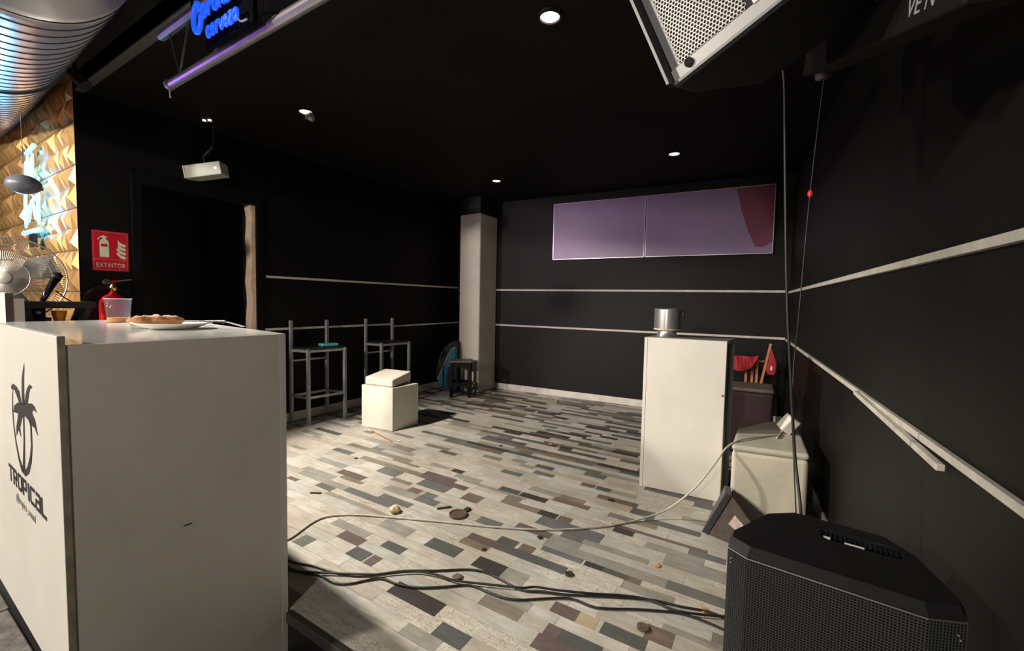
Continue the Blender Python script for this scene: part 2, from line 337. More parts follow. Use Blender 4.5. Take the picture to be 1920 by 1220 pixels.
# ------------------------------------------------------------------ floor planks
PAL = {'L': (0.54, 0.52, 0.475), 'M': (0.47, 0.44, 0.395), 'N': (0.60, 0.585, 0.545), 'K': (0.50, 0.505, 0.48), 'T': (0.115, 0.122, 0.116), 'S': (0.17, 0.172, 0.17),
       'D': (0.07, 0.06, 0.058), 'B': (0.20, 0.15, 0.12), 'P': (0.17, 0.125, 0.115), 'O': (0.25, 0.215, 0.17), 'U': (0.33, 0.32, 0.29), 'G': (0.17, 0.18, 0.155), 'Y': (0.5, 0.43, 0.30), 'W': (0.62, 0.60, 0.55)}
def plank_mat(key, col):
    m = bpy.data.materials.new('plank_'+key); m.use_nodes = True; N = m.node_tree.nodes; Lk = m.node_tree.links
    b = N['Principled BSDF']; b.inputs['Roughness'].default_value = 0.42; b.inputs['Specular IOR Level'].default_value = 0.35
    g = N.new('ShaderNodeNewGeometry'); mp = N.new('ShaderNodeMapping'); mp.inputs['Scale'].default_value = (0.25, 1.3, 1); Lk.new(g.outputs['Position'], mp.inputs['Vector'])
    n = N.new('ShaderNodeTexNoise'); n.inputs['Scale'].default_value = 34; n.inputs['Detail'].default_value = 8; n.inputs['Roughness'].default_value = 0.75; Lk.new(mp.outputs[0], n.inputs['Vector'])
    n2 = N.new('ShaderNodeTexNoise'); n2.inputs['Scale'].default_value = 7; n2.inputs['Detail'].default_value = 5; Lk.new(g.outputs['Position'], n2.inputs['Vector'])
    r = N.new('ShaderNodeValToRGB'); r.color_ramp.elements[0].position = 0.3; r.color_ramp.elements[1].position = 0.72
    r.color_ramp.elements[0].color = (*[c*0.66 for c in col], 1); r.color_ramp.elements[1].color = (*[min(1, c*1.16) for c in col], 1)
    Lk.new(n.outputs['Fac'], r.inputs[0])
    r2 = N.new('ShaderNodeValToRGB'); r2.color_ramp.elements[0].position = 0.35; r2.color_ramp.elements[1].position = 0.7
    tint = (0.88, 0.84, 0.80) if sum(col) > 1 else (0.82, 0.84, 0.86)
    r2.color_ramp.elements[0].color = (*tint, 1); r2.color_ramp.elements[1].color = (1.0, 0.99, 0.97, 1)
    Lk.new(n2.outputs['Fac'], r2.inputs[0])
    mx = N.new('ShaderNodeMixRGB'); mx.blend_type = 'MULTIPLY'; mx.inputs[0].default_value = 1; Lk.new(r.outputs[0], mx.inputs[1]); Lk.new(r2.outputs[0], mx.inputs[2])
    last = mx
    if key == 'W':    # worn print with scribbly dark flecks
        n3 = N.new('ShaderNodeTexNoise'); n3.inputs['Scale'].default_value = 55; n3.inputs['Detail'].default_value = 3; n3.inputs['Distortion'].default_value = 2.5; Lk.new(g.outputs['Position'], n3.inputs['Vector'])
        r3 = N.new('ShaderNodeValToRGB'); e = r3.color_ramp.elements; e[0].position = 0.46; e[1].position = 0.50; e[0].color = (1,1,1,1); e[1].color = (0.5,0.49,0.45,1)
        e2 = e.new(0.55); e2.color = (1,1,1,1); n3.inputs['Scale'].default_value = 30
        Lk.new(n3.outputs['Fac'], r3.inputs[0]); mx2 = N.new('ShaderNodeMixRGB'); mx2.blend_type = 'MULTIPLY'; mx2.inputs[0].default_value = 1
        Lk.new(mx.outputs[0], mx2.inputs[1]); Lk.new(r3.outputs[0], mx2.inputs[2]); last = mx2
    # grime from use, with a shape of its own
    n4 = N.new('ShaderNodeTexNoise'); n4.inputs['Scale'].default_value = 1.6; n4.inputs['Detail'].default_value = 7; Lk.new(g.outputs['Position'], n4.inputs['Vector'])
    r4 = N.new('ShaderNodeValToRGB'); r4.color_ramp.elements[0].position = 0.36; r4.color_ramp.elements[1].position = 0.6
    r4.color_ramp.elements[0].color = (0.84, 0.80, 0.74, 1); r4.color_ramp.elements[1].color = (1, 1, 1, 1); Lk.new(n4.outputs['Fac'], r4.inputs[0])
    mx5 = N.new('ShaderNodeMixRGB'); mx5.blend_type = 'MULTIPLY'; mx5.inputs[0].default_value = 1; Lk.new(last.outputs[0], mx5.inputs[1]); Lk.new(r4.outputs[0], mx5.inputs[2])
    Lk.new(mx5.outputs[0], b.inputs['Base Color'])
    return m
PM = {k: plank_mat(k, c) for k, c in PAL.items()}
b = B(); prism(b, [(-1.592, STAGE_Y), (0.5, STAGE_Y), (0.5, 5.5), (-4.3, 5.5), (-4.3, 1.285), (-1.61, 0.956)], HALL_Z, -0.009)
GROUT = mat('dark_grout', (0.28, 0.25, 0.21), 0.9)
floor = struct(obj('floor', b, GROUT), 'stage floor of patchwork wood-look planks')
DARK = [(-1.51,-1.36,2.36,'T'),(-1.35,-1.16,2.36,'D'),(-1.14,-0.9,2.41,'B'),(-0.92,-0.69,2.63,'B'),(-0.68,-0.54,2.55,'T'),(-0.58,-0.28,2.49,'T'),(-1.14,-1.02,2.22,'D'),(-1.01,-0.93,2.22,'B'),(-1.1,-0.72,2.15,'S'),(-1.17,-0.96,2.02,'P'),(-1.39,-1.24,1.95,'S'),(-1.15,-0.77,1.79,'T'),(-1.18,-1.07,1.86,'T'),(-1.05,-0.97,1.85,'B'),(-0.95,-0.73,1.88,'S'),(-1.17,-1.01,1.65,'D'),(-0.72,-0.63,1.89,'D'),(-0.63,-0.51,1.89,'T'),(-0.51,-0.45,1.90,'B'),(-0.7,-0.59,2.27,'D'),(-0.6,-0.41,2.28,'T'),(-0.31,-0.14,2.28,'S'),(-0.4,-0.13,2.16,'U'),(-0.35,-0.11,1.92,'S'),(-0.72,-0.62,1.55,'P'),(-0.61,-0.53,1.56,'Y'),(-0.51,-0.34,1.55,'T'),(-0.36,-0.26,1.63,'B'),(-0.69,-0.63,1.42,'P'),(-0.63,-0.47,1.43,'T'),(-0.99,-0.8,1.41,'O'),(-1.36,-1.09,1.275,'D'),(-1.47,-1.27,1.6,'T'),(-1.26,-1.15,1.62,'S'),(-1.65,-1.51,1.48,'T'),(-1.91,-1.74,1.43,'P'),(-1.74,-1.62,1.38,'T'),(-1.61,-1.55,1.36,'P'),(-1.04,-0.9,1.18,'T'),(-2.05,-1.96,1.25,'G'),(-2.56,-2.4,1.75,'S'),(-2.63,-2.37,1.96,'P'),(-2.97,-2.65,2.04,'U'),(-3.69,-3.34,2.46,'T'),(-3.06,-2.84,2.24,'S'),(-3.06,-2.85,2.36,'O'),(-2.42,-2.22,2.15,'S'),(-2.57,-2.33,2.36,'O'),(-2.02,-1.77,2.15,'S'),(-2.22,-2.04,2.07,'O'),(-2.08,-1.82,1.82,'S'),(-2.4,-2.05,1.68,'U'),(-2.18,-2.01,2.44,'U'),(-2.46,-2.13,2.9,'G'),(-2.52,-2.26,2.74,'O'),(-2.76,-2.36,3.31,'U'),(-2.89,-2.55,1.83,'U'),(-2.83,-2.72,1.68,'P'),(-2.94,-2.73,2.8,'O'),(-3.04,-2.71,2.54,'U'),(-1.64,-1.51,2.11,'B'),(-1.97,-1.87,2.42,'D'),(-2.0,-1.9,2.02,'B'),(-1.87,-1.77,2.02,'S'),(-1.45,-1.29,2.74,'S'),(-1.5,-1.35,2.86,'T'),(-1.83,-1.53,2.96,'T'),(-1.13,-0.97,2.95,'S'),(-1.11,-0.85,3.13,'D'),(-1.28,-1.14,3.1,'S'),(-1.52,-1.41,3.32,'D'),(-1.65,-1.55,3.31,'D'),(-1.11,-0.89,3.49,'D'),(-1.69,-1.43,3.69,'D'),(-1.86,-1.71,3.69,'G'),(-1.34,-1.17,3.84,'D'),(-1.57,-1.23,4.05,'D'),(-2.16,-1.97,3.43,'D'),(-2.12,-1.97,3.28,'S'),(-2.41,-2.27,4.23,'D'),(-2.24,-2.01,4.28,'D'),(-2.34,-2.2,3.5,'D'),(-0.97,-0.87,2.76,'T'),(-1.08,-0.98,2.74,'B'),(-1.34,-1.12,2.49,'U'),
        (-1.38,-1.16,2.43,'W'),(-1.3,-1.0,2.28,'W'),(-1.02,-0.72,2.0,'W'),(-1.45,-1.3,1.9,'W'),(-2.0,-1.76,1.74,'W'),(-0.95,-0.75,2.48,'W'),(-0.66,-0.4,2.62,'W'),(-0.9,-0.6,1.71,'W')]
edges = [0.957, 1.03, 1.10, 1.16, 1.235, 1.315, 1.39, 1.455, 1.513, 1.58, 1.665, 1.70, 1.755, 1.815, 1.875, 1.915, 1.985, 2.045, 2.09, 2.19, 2.25, 2.305, 2.335, 2.395, 2.45, 2.51, 2.59, 2.65, 2.705, 2.764]
while edges[-1] < 5.28: edges.append(edges[-1] + random.choice((0.045, 0.055, 0.065, 0.075, 0.06)))
rows = [[] for _ in range(len(edges)-1)]
for x0, x1, y, k in DARK:
    for i in range(len(rows)):
        if edges[i] <= y < edges[i+1]:
            if all(x1 <= a+1e-3 or x0 >= c-1e-3 for a, c, _ in rows[i]): rows[i].append((x0, x1, k))
            break
planks = []
lights = 'LLLMMNNKKKWW'
for i, r in enumerate(rows):
    r.sort(); y0, y1 = edges[i], edges[i+1]
    xl = -4.13 + (y0-0.97)*0.0246 + 0.03; xr = 0.136 + (5.33-y1)*0.0699 - 0.012
    yb = 5.0
    segs = []; x = xl
    def fill(a, c):
        while c - a > 0.001:
            l = random.choice((0.12, 0.17, 0.22, 0.28, 0.34, 0.42, 0.5))
            if c - a - l < 0.08: l = c - a
            far = y0 > 2.8
            k = random.choice('TSDBPOUUGDT' if far else 'OUUPSUO') if random.random() < (0.44 if far else 0.20) else random.choice(lights)
            segs.append((a, a+l, k)); a += l
    for a, c, k in r:
        a = max(a, x)
        if a > x: fill(x, a)
        segs.append((a, c, k)); x = c
    fill(x, xr)
    for a, c, k in segs:
        ym = min(y1, 5.039 + (a+4.03)*0.07 - 0.004)
        if ym - y0 < 0.01: continue
        if a < -1.59 and y0 < 0.95 + (-1.592 - max(a, -4.1))*0.122:
            if c > -1.55 and y0 < 1.0: a = -1.59
            elif c > -1.65 and y0 < 1.03: a = -1.66 if c > -1.5 else c-0.02
            else: continue
        planks.append((a, c, y0, ym, k))
def vis(p):
    cx, cy = (p[0]+p[1])/2, (p[2]+p[3])/2
    v = V((cx, cy, 0)) - V((0, 0, 1.25)); dep = v.dot(fwd)
    if dep < 0.2: return 0
    u = 960+800*v.dot(right)/dep; w_ = 610-800*v.dot(up)/dep
    if not (540 < u < 1400 and w_ < 1260): return 0
    return (p[1]-p[0])*(p[3]-p[2])*1.25/dep**3
planks.sort(key=vis, reverse=True)
cell = {}
for i, (x0, x1, y0, y1, k) in enumerate(planks[:298]):
    dz = random.uniform(-0.0008, 0.0006); g = 0.0005
    key = (round(x1-x0, 3), round(y1-y0, 3), k)
    if key in cell:
        o = bpy.data.objects.new('plank', cell[key]); COL.objects.link(o); o.parent = floor
        o.location = V(((x0+x1)/2, (y0+y1)/2, -0.009+dz)) - wloc(floor)
    else:
        bm = B(); h = 0.009
        X, Y = (x1-x0)/2-g, (y1-y0)/2-g; c = 0.0006
        loft(bm, [(-X,-Y,0),(X,-Y,0),(X,Y,0),(-X,Y,0)], [(-X,-Y,h-c),(X,-Y,h-c),(X,Y,h-c),(-X,Y,h-c)])
        top = max(bm.faces, key=lambda f: f.calc_center_median().z); bmesh.ops.inset_region(bm, faces=[top], thickness=c); 
        for v in top.verts: v.co.z = h
        bmesh.ops.recalc_face_normals(bm, faces=bm.faces[:])
        me = bpy.data.meshes.new('plank'); bm.to_mesh(me); bm.free(); me.materials.append(PM[k]); cell[key] = me
        o = bpy.data.objects.new('plank', me); COL.objects.link(o); o.parent = floor
        o.location = V(((x0+x1)/2, (y0+y1)/2, -0.009+dz)) - wloc(floor)
# the rest, joined
bm = B(); mk = list(PAL); idx = []
for (x0, x1, y0, y1, k) in planks[298:]:
    n0 = len(bm.faces); dz = random.uniform(-0.0008, 0.0006)
    box(bm, x0+0.0005, x1-0.0005, y0+0.0005, y1-0.0005, -0.009, dz); idx += [mk.index(k)]*6
me = bpy.data.meshes.new('plank_field'); bm.normal_update(); bm.to_mesh(me); bm.free()
for k in mk: me.materials.append(PM[k])
for p, i in zip(me.polygons, idx): p.material_index = i
o = bpy.data.objects.new('plank_field', me); COL.objects.link(o); o.parent = floor; o.location = -wloc(floor); o['kind'] = 'stuff'
# stage nosing
b = B(); box(b, -1.592, 0.42, STAGE_Y-0.02, STAGE_Y+0.006, -0.04, 0.002); struct(obj('trim_10', b, mat('nosing', (0.05, 0.045, 0.038), 0.5), bevel=0.003), 'dull metal nosing along the stage edge')
b = B(); box(b, -1.592, 0.42, STAGE_Y-0.012, STAGE_Y-0.0005, HALL_Z, -0.041); struct(obj('trim_12', b, BLK2), 'black riser under the stage edge')
# slabs of the hall floor beside the counter
fh = bpy.data.objects['floor_hall']
SLAB = mat('grey_mottled_slab', (0.20, 0.185, 0.165), 0.7, noise=0.55, nscale=22)
for (xa, xb, ya, yb) in ((-3.9, -2.85, 0.29, 0.405), (-2.84, -2.2, 0.29, 0.400), (-3.9, -2.9, 0.0, 0.275), (-2.89, -2.1, 0.0, 0.275), (-2.09, -1.4, 0.0, 0.275), (-2.19, -1.64, 0.29, 0.400)):
    bx('slab', SLAB, xa, xb, ya, yb, HALL_Z, HALL_Z+0.012, fh, bevel=0.004)

# ------------------------------------------------------------------ gold relief panels
goldw = bpy.data.objects['wall_gold']
def gold_panel(seed):
    rnd = random.Random(seed); W_, H_ = 0.444, 0.29; nx, nz = 4, 2; bm = B()
    gx = [[(i/nx*W_ + (rnd.uniform(-.02, .02) if 0 < i < nx else 0), j/nz*H_ + (rnd.uniform(-.015, .015) if 0 < j < nz else 0)) for j in range(nz+1)] for i in range(nx+1)]
    vs = [[bm.verts.new((gx[i][j][0]+(0.002 if i == 0 else -0.002 if i == nx else 0), 0 if (i in (0, nx) or j in (0, nz)) else -rnd.uniform(0, .012), gx[i][j][1]+(0.002 if j == 0 else -0.002 if j == nz else 0))) for j in range(nz+1)] for i in range(nx+1)]
    for i in range(nx):
        for j in range(nz):
            q = [vs[i][j], vs[i+1][j], vs[i+1][j+1], vs[i][j+1]]; c = sum((v.co for v in q), V())/4
            a = bm.verts.new((c.x+rnd.uniform(-.025, .025), -rnd.uniform(.015, .038), c.z+rnd.uniform(-.03, .03)))
            for s in range(4): bm.faces.new((q[s], q[(s+1)%4], a))
    back = [bm.verts.new((x, 0.02, z)) for x, z in ((0.002, 0.002), (W_-.002, 0.002), (W_-.002, H_-.002), (0.002, H_-.002))]
    bm.faces.new(back)
    bmesh.ops.recalc_face_normals(bm, faces=bm.faces[:])
    for f in bm.faces:
        if f.normal.y > 0.2 and f.calc_center_median().y < 0.01: f.normal_flip()
    me = bpy.data.meshes.new('panel'); bm.to_mesh(me); bm.free(); me.materials.append(GOLD); return me
gm = [gold_panel(s) for s in range(6)]
for i in range(6):
    for j in range(11):
        z = 0.10 + j*0.29
        o = bpy.data.objects.new('panel', gm[(i*5+j*3) % 6]); COL.objects.link(o); o.parent = goldw
        o.location = V((-4.128-0.444*(i+1), 0.972, z)) - wloc(goldw)

# ------------------------------------------------------------------ ventilation duct
ray0 = V((119-960, 800, 610-136)); Rm = Matrix((_x, _d, _z))
vp = (Rm @ V((-100-960, 800, 610-390))).normalized()
r1 = (Rm @ ray0).normalized(); P = V((0,0,1.25)) + r1*(0.74/r1.y)
n = vp.cross(r1).normalized(); n = n if n.z > 0 else -n
DR = 0.30; A0 = P + n*DR
duct = thing('ventilation_duct', 'large round silver spiral air duct under the hall ceiling, lit blue and violet', 'duct', A0)
t1 = (0.97-A0.y)/vp.y - 0.1
start = A0 - vp*1.35; end = A0 + vp*min(t1, 3.2)
b = B(); tube(b, [start.lerp(end, k/40) for k in range(41)], DR, 64); obj('duct_body', b, DUCT, duct, smooth=True)
L_ = (end-start).length; k = 0; s = 0.05
while s < L_:
    c = start + vp*s; b = B(); tube(b, [c, c+vp*0.004], DR+0.003, 64); obj('seam', b, SEAM, duct); s += 0.098; k += 1
c = A0 + vp*0.12; b = B(); tube(b, [c, c+vp*0.018], DR+0.010, 56); obj('joint_collar', b, SEAM, duct)

# ------------------------------------------------------------------ truss with neon sign
tr = thing('lighting_truss', 'flat ladder truss of two grey bars hung below the ceiling edge', 'truss', (-1.6, 0.9, 2.22))
b = B(); tube(b, [(-2.427, 0.9, 2.222), (-0.7, 0.9, 2.235)], 0.020, 14); obj('bar', b, TRUSS, tr, smooth=False)
b = B(); tube(b, [(-2.516, 0.9, 2.462), (-0.7, 0.9, 2.475)], 0.020, 14); obj('bar', b, TRUSS, tr, smooth=False)
b = B(); lathe(b, [(0.001, 0), (0.024, 0), (0.024, 0.02), (0.001, 0.02)], n=14, M=Matrix.Translation((-2.44, 0.9, 2.222)) @ Matrix.Rotation(math.pi/2, 4, 'Y')); obj('end_clamp', b, CHROME, tr)
b = B(); tube(b, [(-2.44, 0.9, 2.21), (-2.42, 0.895, 2.16)], 0.004, 6); obj('pin', b, STEEL, tr)
zz = [(-2.42, 2.45), (-2.33, 2.24), (-2.24, 2.45)]
for x in [-2.33 + 0.33*i for i in range(5)]:
    for a in (-0.10, 0.10):
        b = B(); tube(b, [(x+a, 0.9, 2.455), (x, 0.9, 2.238)], 0.0045, 6); obj('brace', b, TRUSS, tr)
for x in (-2.2, -1.3):
    b = B(); tube(b, [(x, 0.9, 2.48), (x, 0.9, HZ)], 0.006, 6); obj('hanger', b, BLK2, tr)
ns = thing('neon_sign', 'blue neon lettering reading Corona cerveza hung on the grey truss', 'sign', (-1.7, 0.8, 2.2))
Mneon = lambda x, z, a=0.0: Matrix.Translation((x, 0.80, z)) @ Matrix.Rotation(math.pi/2, 4, 'X') @ Matrix.Rotation(a, 4, 'Z')
b = B(); ring = [(-1.915+0.030*math.cos(t), 0.80, 2.300+0.052*math.sin(t)) for t in [math.radians(a) for a in range(20, 361, 20)]]
tube(b, smooth_path(ring, 3), 0.009, 8); obj('letter', b, NEONB, ns, smooth=True)
x = -1.882
def neon_text(s, x, z, size, w_, thick):
    """single-line tube letters (rounded script)"""
    G = {'o': [[(0.5+0.42*math.cos(t), 0.5+0.48*math.sin(t)) for t in [math.radians(a) for a in range(90, 451, 36)]]],
         'r': [[(0.1, 1), (0.25, 0), (0.3, 0.7), (0.6, 1.0), (0.95, 0.8)]],
         'n': [[(0.1, 1), (0.15, 0), (0.2, 0.7), (0.55, 1.0), (0.85, 0.7), (0.9, 0)]],
         'a': [[(0.85, 0.9), (0.4, 1), (0.1, 0.5), (0.4, 0), (0.8, 0.3), (0.85, 0.95), (0.9, 0)]],
         'c': [[(0.85, 0.85), (0.45, 1), (0.1, 0.5), (0.45, 0), (0.9, 0.2)]],
         'e': [[(0.1, 0.5), (0.85, 0.6), (0.5, 1), (0.1, 0.5), (0.45, 0), (0.9, 0.2)]],
         'v': [[(0.05, 1), (0.45, 0), (0.9, 1)]], 'z': [[(0.1, 1), (0.85, 1), (0.15, 0), (0.9, 0)]]}
    for ch in s:
        bm = B()
        for st in G[ch]: tube(bm, smooth_path([(x+px*w_, 0.80, z+pz*size) for px, pz in st], 3), thick, 6)
        obj('letter', bm, NEONB, ns, smooth=True); x += w_*1.08
neon_text('orona', -1.882, 2.288, 0.042, 0.040, 0.0068)
neon_text('cerveza', -1.845, 2.207, 0.036, 0.030, 0.0062)
b = B(); box(b, -1.92, -1.58, 0.83, 0.845, 2.20, 2.36); tube(b, [(-1.8, 0.84, 2.36), (-1.8, 0.895, 2.47)], 0.006); tube(b, [(-1.62, 0.84, 2.22), (-1.55, 0.85, 2.23), (-1.5, 0.895, 2.24)], 0.004)
obj('backing', b, mat('dull_black', (0.003, 0.003, 0.003), 0.9, spec=0.05), ns)
b = B(); tube(b, smooth_path([(-1.62, 0.8, 2.30), (-1.56, 0.79, 2.28), (-1.54, 0.8, 2.25)]), 0.003, 6); tube(b, smooth_path([(-1.63, 0.8, 2.215), (-1.60, 0.8, 2.19), (-1.56, 0.8, 2.185)]), 0.0035, 6); obj('loose_wire', b, STEEL, ns)

# neon sign on the gold wall
gs = thing('neon_sign', 'pale cyan neon bottle sign on the gold relief wall', 'sign', (-4.9, 0.93, 1.7))
def nt(pts, r=0.008, k=4): bm = B(); tube(bm, smooth_path(pts, k), r, 8); return obj('neon_tube', bm, NEONC, gs, smooth=True)
Y = 0.905
nt([(-5.15, Y, 1.72), (-4.72, Y, 1.72)], 0.018, 1)
nt([(-5.10, Y, 1.76), (-5.10, Y, 1.98), (-5.02, Y, 2.06), (-4.98, Y, 2.10), (-4.98, Y, 2.30)])
nt([(-4.72, Y, 1.76), (-4.72, Y, 1.98), (-4.80, Y, 2.06), (-4.84, Y, 2.10), (-4.84, Y, 2.30)])
nt([(-5.06, Y, 1.78), (-5.06, Y, 2.0), (-4.95, Y, 2.12), (-4.95, Y, 2.28)], 0.006)
nt([(-4.76, Y, 1.78), (-4.76, Y, 2.0), (-4.87, Y, 2.12), (-4.87, Y, 2.28)], 0.006)
nt([(-5.0, Y, 2.32), (-4.78, Y, 2.35)], 0.014, 1)
nt([(-5.02, Y, 1.80), (-4.90, Y, 1.95), (-4.80, Y, 1.80)], 0.010, 2); nt([(-5.0, Y, 1.90), (-4.80, Y, 1.97)], 0.012, 1)
nt([(-4.92, Y, 2.0), (-4.88, Y, 2.08), (-4.94, Y, 2.16), (-4.86, Y, 2.24)], 0.011)
nt([(-4.84, Y, 2.12), (-4.76, Y, 2.06), (-4.70, Y, 2.10)], 0.009); nt([(-5.06, Y, 2.14), (-5.08, Y, 2.22), (-5.02, Y, 2.26)], 0.009)
b = B(); box(b, -4.98, -4.84, Y-0.01, Y+0.01, 1.60, 1.70); obj('transformer', b, BLK2, gs)

# ------------------------------------------------------------------ ceiling downlights and projector
for i, (x, y) in enumerate(((-0.99, 1.918), (-3.041, 1.971), (-2.781, 4.15), (-0.84, 4.173))):
    lab = ['round lit recessed downlight, nearest and largest, right of the ceiling middle', 'round lit recessed downlight left, with its lamp tilted out', 'small round lit downlight above the cream column', 'small round lit downlight above the purple-lit panels'][i]
    t = thing('downlight', lab, 'downlight', (x, y, CZ-0.012), 'recessed ceiling downlights')
    b = B(); lathe(b, [(0.048, 0), (0.062, 0.0), (0.062, 0.0125), (0.048, 0.0125), (0.048, 0)], (x, y, CZ-0.0125), 28); obj('ring', b, BLK, t, smooth=False)
    b = B(); lathe(b, [(0.001, 0), (0.040, 0.002), (0.047, 0.008), (0.001, 0.009)], (x, y, CZ-0.011), 24); obj('bulb', b, LAMPE, t, smooth=True)
    if i == 1:
        b = B(); M = Matrix.Translation((x+0.02, y+0.02, CZ-0.035)) @ Matrix.Rotation(0.5, 4, 'Y'); lathe(b, [(0.030, -0.03), (0.036, 0.0), (0.02, 0.03)], (0,0,0), 20, M=M); obj('reflector', b, STEEL, t, smooth=True)
pj = thing('projector', 'pale projector hanging tilted from a ceiling mount above the dark doorway', 'projector', (-3.98, 1.7, 2.25))
pc = V((-3.98, 1.68, 2.265)); ax = V((0.79, 0.57, 0.17)).normalized(); az = V((-0.10, -0.05, 1)); az = (az - ax*az.dot(ax)).normalized(); ay = az.cross(ax)
Mp = Matrix(((ax[0], ay[0], az[0], pc[0]), (ax[1], ay[1], az[1], pc[1]), (ax[2], ay[2], az[2], pc[2]), (0,0,0,1)))
bx('casing', PROJ, -0.14, 0.14, -0.005, 0.11, -0.052, 0.052, pj, 0.006, Mp)
b = B(); box(b, -0.150, -0.1405, -0.004, 0.10, -0.050, 0.050, Mp); obj('vent_panel', b, mat('pale_pinkish_plastic', (0.6, 0.52, 0.5), 0.4), pj)
b = B(); lathe(b, [(0.001, 0), (0.007, 0), (0.007, 0.004), (0.001, 0.004)], n=14, M=Mp @ Matrix.Translation((0.10, -0.005, 0.0)) @ Matrix.Rotation(math.pi/2, 4, 'X')); o = obj('indicator_lamp', b, LAMPE, pj)
b = B(); box(b, -0.07, 0.07, 0.02, 0.09, 0.055, 0.062, Mp); tube(b, [Mp @ V((0, 0.05, 0.06)), Mp @ V((0.0, 0.05, 0.12)), (-3.95, 1.74, 2.45), (-3.92, 1.74, CZ)], 0.012, 10); lathe(b, [(0.05, -0.012), (0.05, 0)], (-3.92, 1.74, CZ), 20)
obj('mount', b, BLK, pj)
pl = thing('twin_lamp', 'tiny twin warm lamps on the ceiling above the projector', 'lamp', (-3.90, 1.68, CZ-0.02))
for dx in (-0.02, 0.025):
    b = B(); lathe(b, [(0.001, -0.008), (0.012, -0.006), (0.012, 0)], (-3.90+dx, 1.68+dx*0.4, CZ-0.0), 12); obj('bulb', b, LAMPE, pl)

# ------------------------------------------------------------------ extinguisher sign + extinguisher
es = thing('extinguisher_sign', 'red fire extinguisher sign reading EXTINTOR left of the doorway', 'sign', lw(1.14)+lwN*0.002+V((0,0,1.415)))
MS = lambda y, z, t: Matrix.Translation(lw(y)+lwN*t+V((0,0,z))) @ Matrix.Rotation(math.pi/2+math.atan2(LW1.x-LW0.x, LW1.y-LW0.y)*-1, 4, 'Z') @ Matrix.Rotation(math.pi/2, 4, 'X')
obj('plate', lbox(1.04, 1.24, 1.415, 1.70, 0.001, 0.005), RED, es)
def sp(pts, z_off=0.0055, m=SIGNW, name='symbol', th=0.0006):
    bm = B(); loft(bm, [lw(1.04+u)+lwN*z_off+V((0,0,1.415+v)) for u, v in pts], [lw(1.04+u)+lwN*(z_off+th)+V((0,0,1.415+v)) for u, v in pts]); return obj(name, bm, m, es)
sp([(0.040, 0.098), (0.090, 0.098), (0.090, 0.205), (0.082, 0.222), (0.048, 0.222), (0.040, 0.205)])
sp([(0.055, 0.222), (0.075, 0.222), (0.075, 0.240), (0.055, 0.240)]); sp([(0.028, 0.222), (0.034, 0.218), (0.042, 0.242), (0.062, 0.252), (0.084, 0.243), (0.082, 0.238), (0.062, 0.240), (0.046, 0.235)])
sp([(0.048, 0.172), (0.082, 0.172), (0.082, 0.192), (0.048, 0.192)], 0.0063, RED)
for dz, s in ((0, 1.0), (0.030, 0.95), (0.060, 0.9), (0.088, 0.6)):
    sp([(0.180, 0.090+dz), (0.186, 0.105+dz), (0.172, 0.112+dz), (0.150, 0.122+dz), (0.142, 0.138+dz), (0.128, 0.130+dz) if dz < 0.05 else (0.140, 0.136+dz), (0.140, 0.112+dz), (0.155, 0.096+dz)], name='flame')
for pts in ([(0.008, 0.082), (0.192, 0.082), (0.192, 0.0835), (0.008, 0.0835)], [(0.008, 0.008), (0.192, 0.008), (0.192, 0.0095), (0.008, 0.0095)], [(0.008, 0.276), (0.192, 0.276), (0.192, 0.2775), (0.008, 0.2775)],
            [(0.008, 0.008), (0.0095, 0.008), (0.0095, 0.2775), (0.008, 0.2775)], [(0.1905, 0.008), (0.192, 0.008), (0.192, 0.2775), (0.1905, 0.2775)]): sp(pts, m=PINKL, name='border_line')
me = text_mesh('EXTINTOR', 0.045, 0.0004, MS(1.058, 1.440, 0.0058), xs=0.74); obj('lettering', me, SIGNW, es)
fe = thing('fire_extinguisher', 'red fire extinguisher with brass valve hung under the red sign', 'fire extinguisher', lw(1.175)+lwN*0.09+V((0,0,0.72)))
c = lw(1.125)+lwN*0.09
b = B(); lathe(b, [(0.07, 0.72), (0.078, 0.74), (0.078, 1.17), (0.074, 1.20), (0.055, 1.232), (0.028, 1.247), (0.022, 1.26)], (c.x, c.y, 0), 40); obj('cylinder', b, REDG, fe, smooth=True)
b = B(); lathe(b, [(0.016, 1.255), (0.016, 1.275), (0.022, 1.28), (0.022, 1.30), (0.012, 1.315), (0.012, 1.335)], (c.x, c.y, 0), 20); obj('valve', b, BRASS, fe, smooth=True)
b = B(); loft(b, [(c.x-0.01, c.y-0.035, 1.325), (c.x+0.01, c.y-0.035, 1.325), (c.x+0.01, c.y+0.03, 1.338), (c.x-0.01, c.y+0.03, 1.338)], [(c.x-0.01, c.y-0.035, 1.334), (c.x+0.01, c.y-0.035, 1.334), (c.x+0.01, c.y+0.03, 1.35), (c.x-0.01, c.y+0.03, 1.35)]); obj('lever', b, REDG, fe)
b = B(); loft(b, [(c.x-0.009, c.y+0.028, 1.338), (c.x+0.009, c.y+0.028, 1.338), (c.x+0.009, c.y+0.10, 1.352), (c.x-0.009, c.y+0.10, 1.352)], [(c.x-0.009, c.y+0.028, 1.345), (c.x+0.009, c.y+0.028, 1.345), (c.x+0.009, c.y+0.10, 1.36), (c.x-0.009, c.y+0.10, 1.36)]); o = obj('lever_tip', b, CHROME, fe)
b = B(); tube(b, [(c.x, c.y, 1.30), (c.x, c.y+0.03, 1.285), (c.x, c.y+0.09, 1.262)], [0.008, 0.006, 0.005], 8); obj('grip', b, BLK, fe)
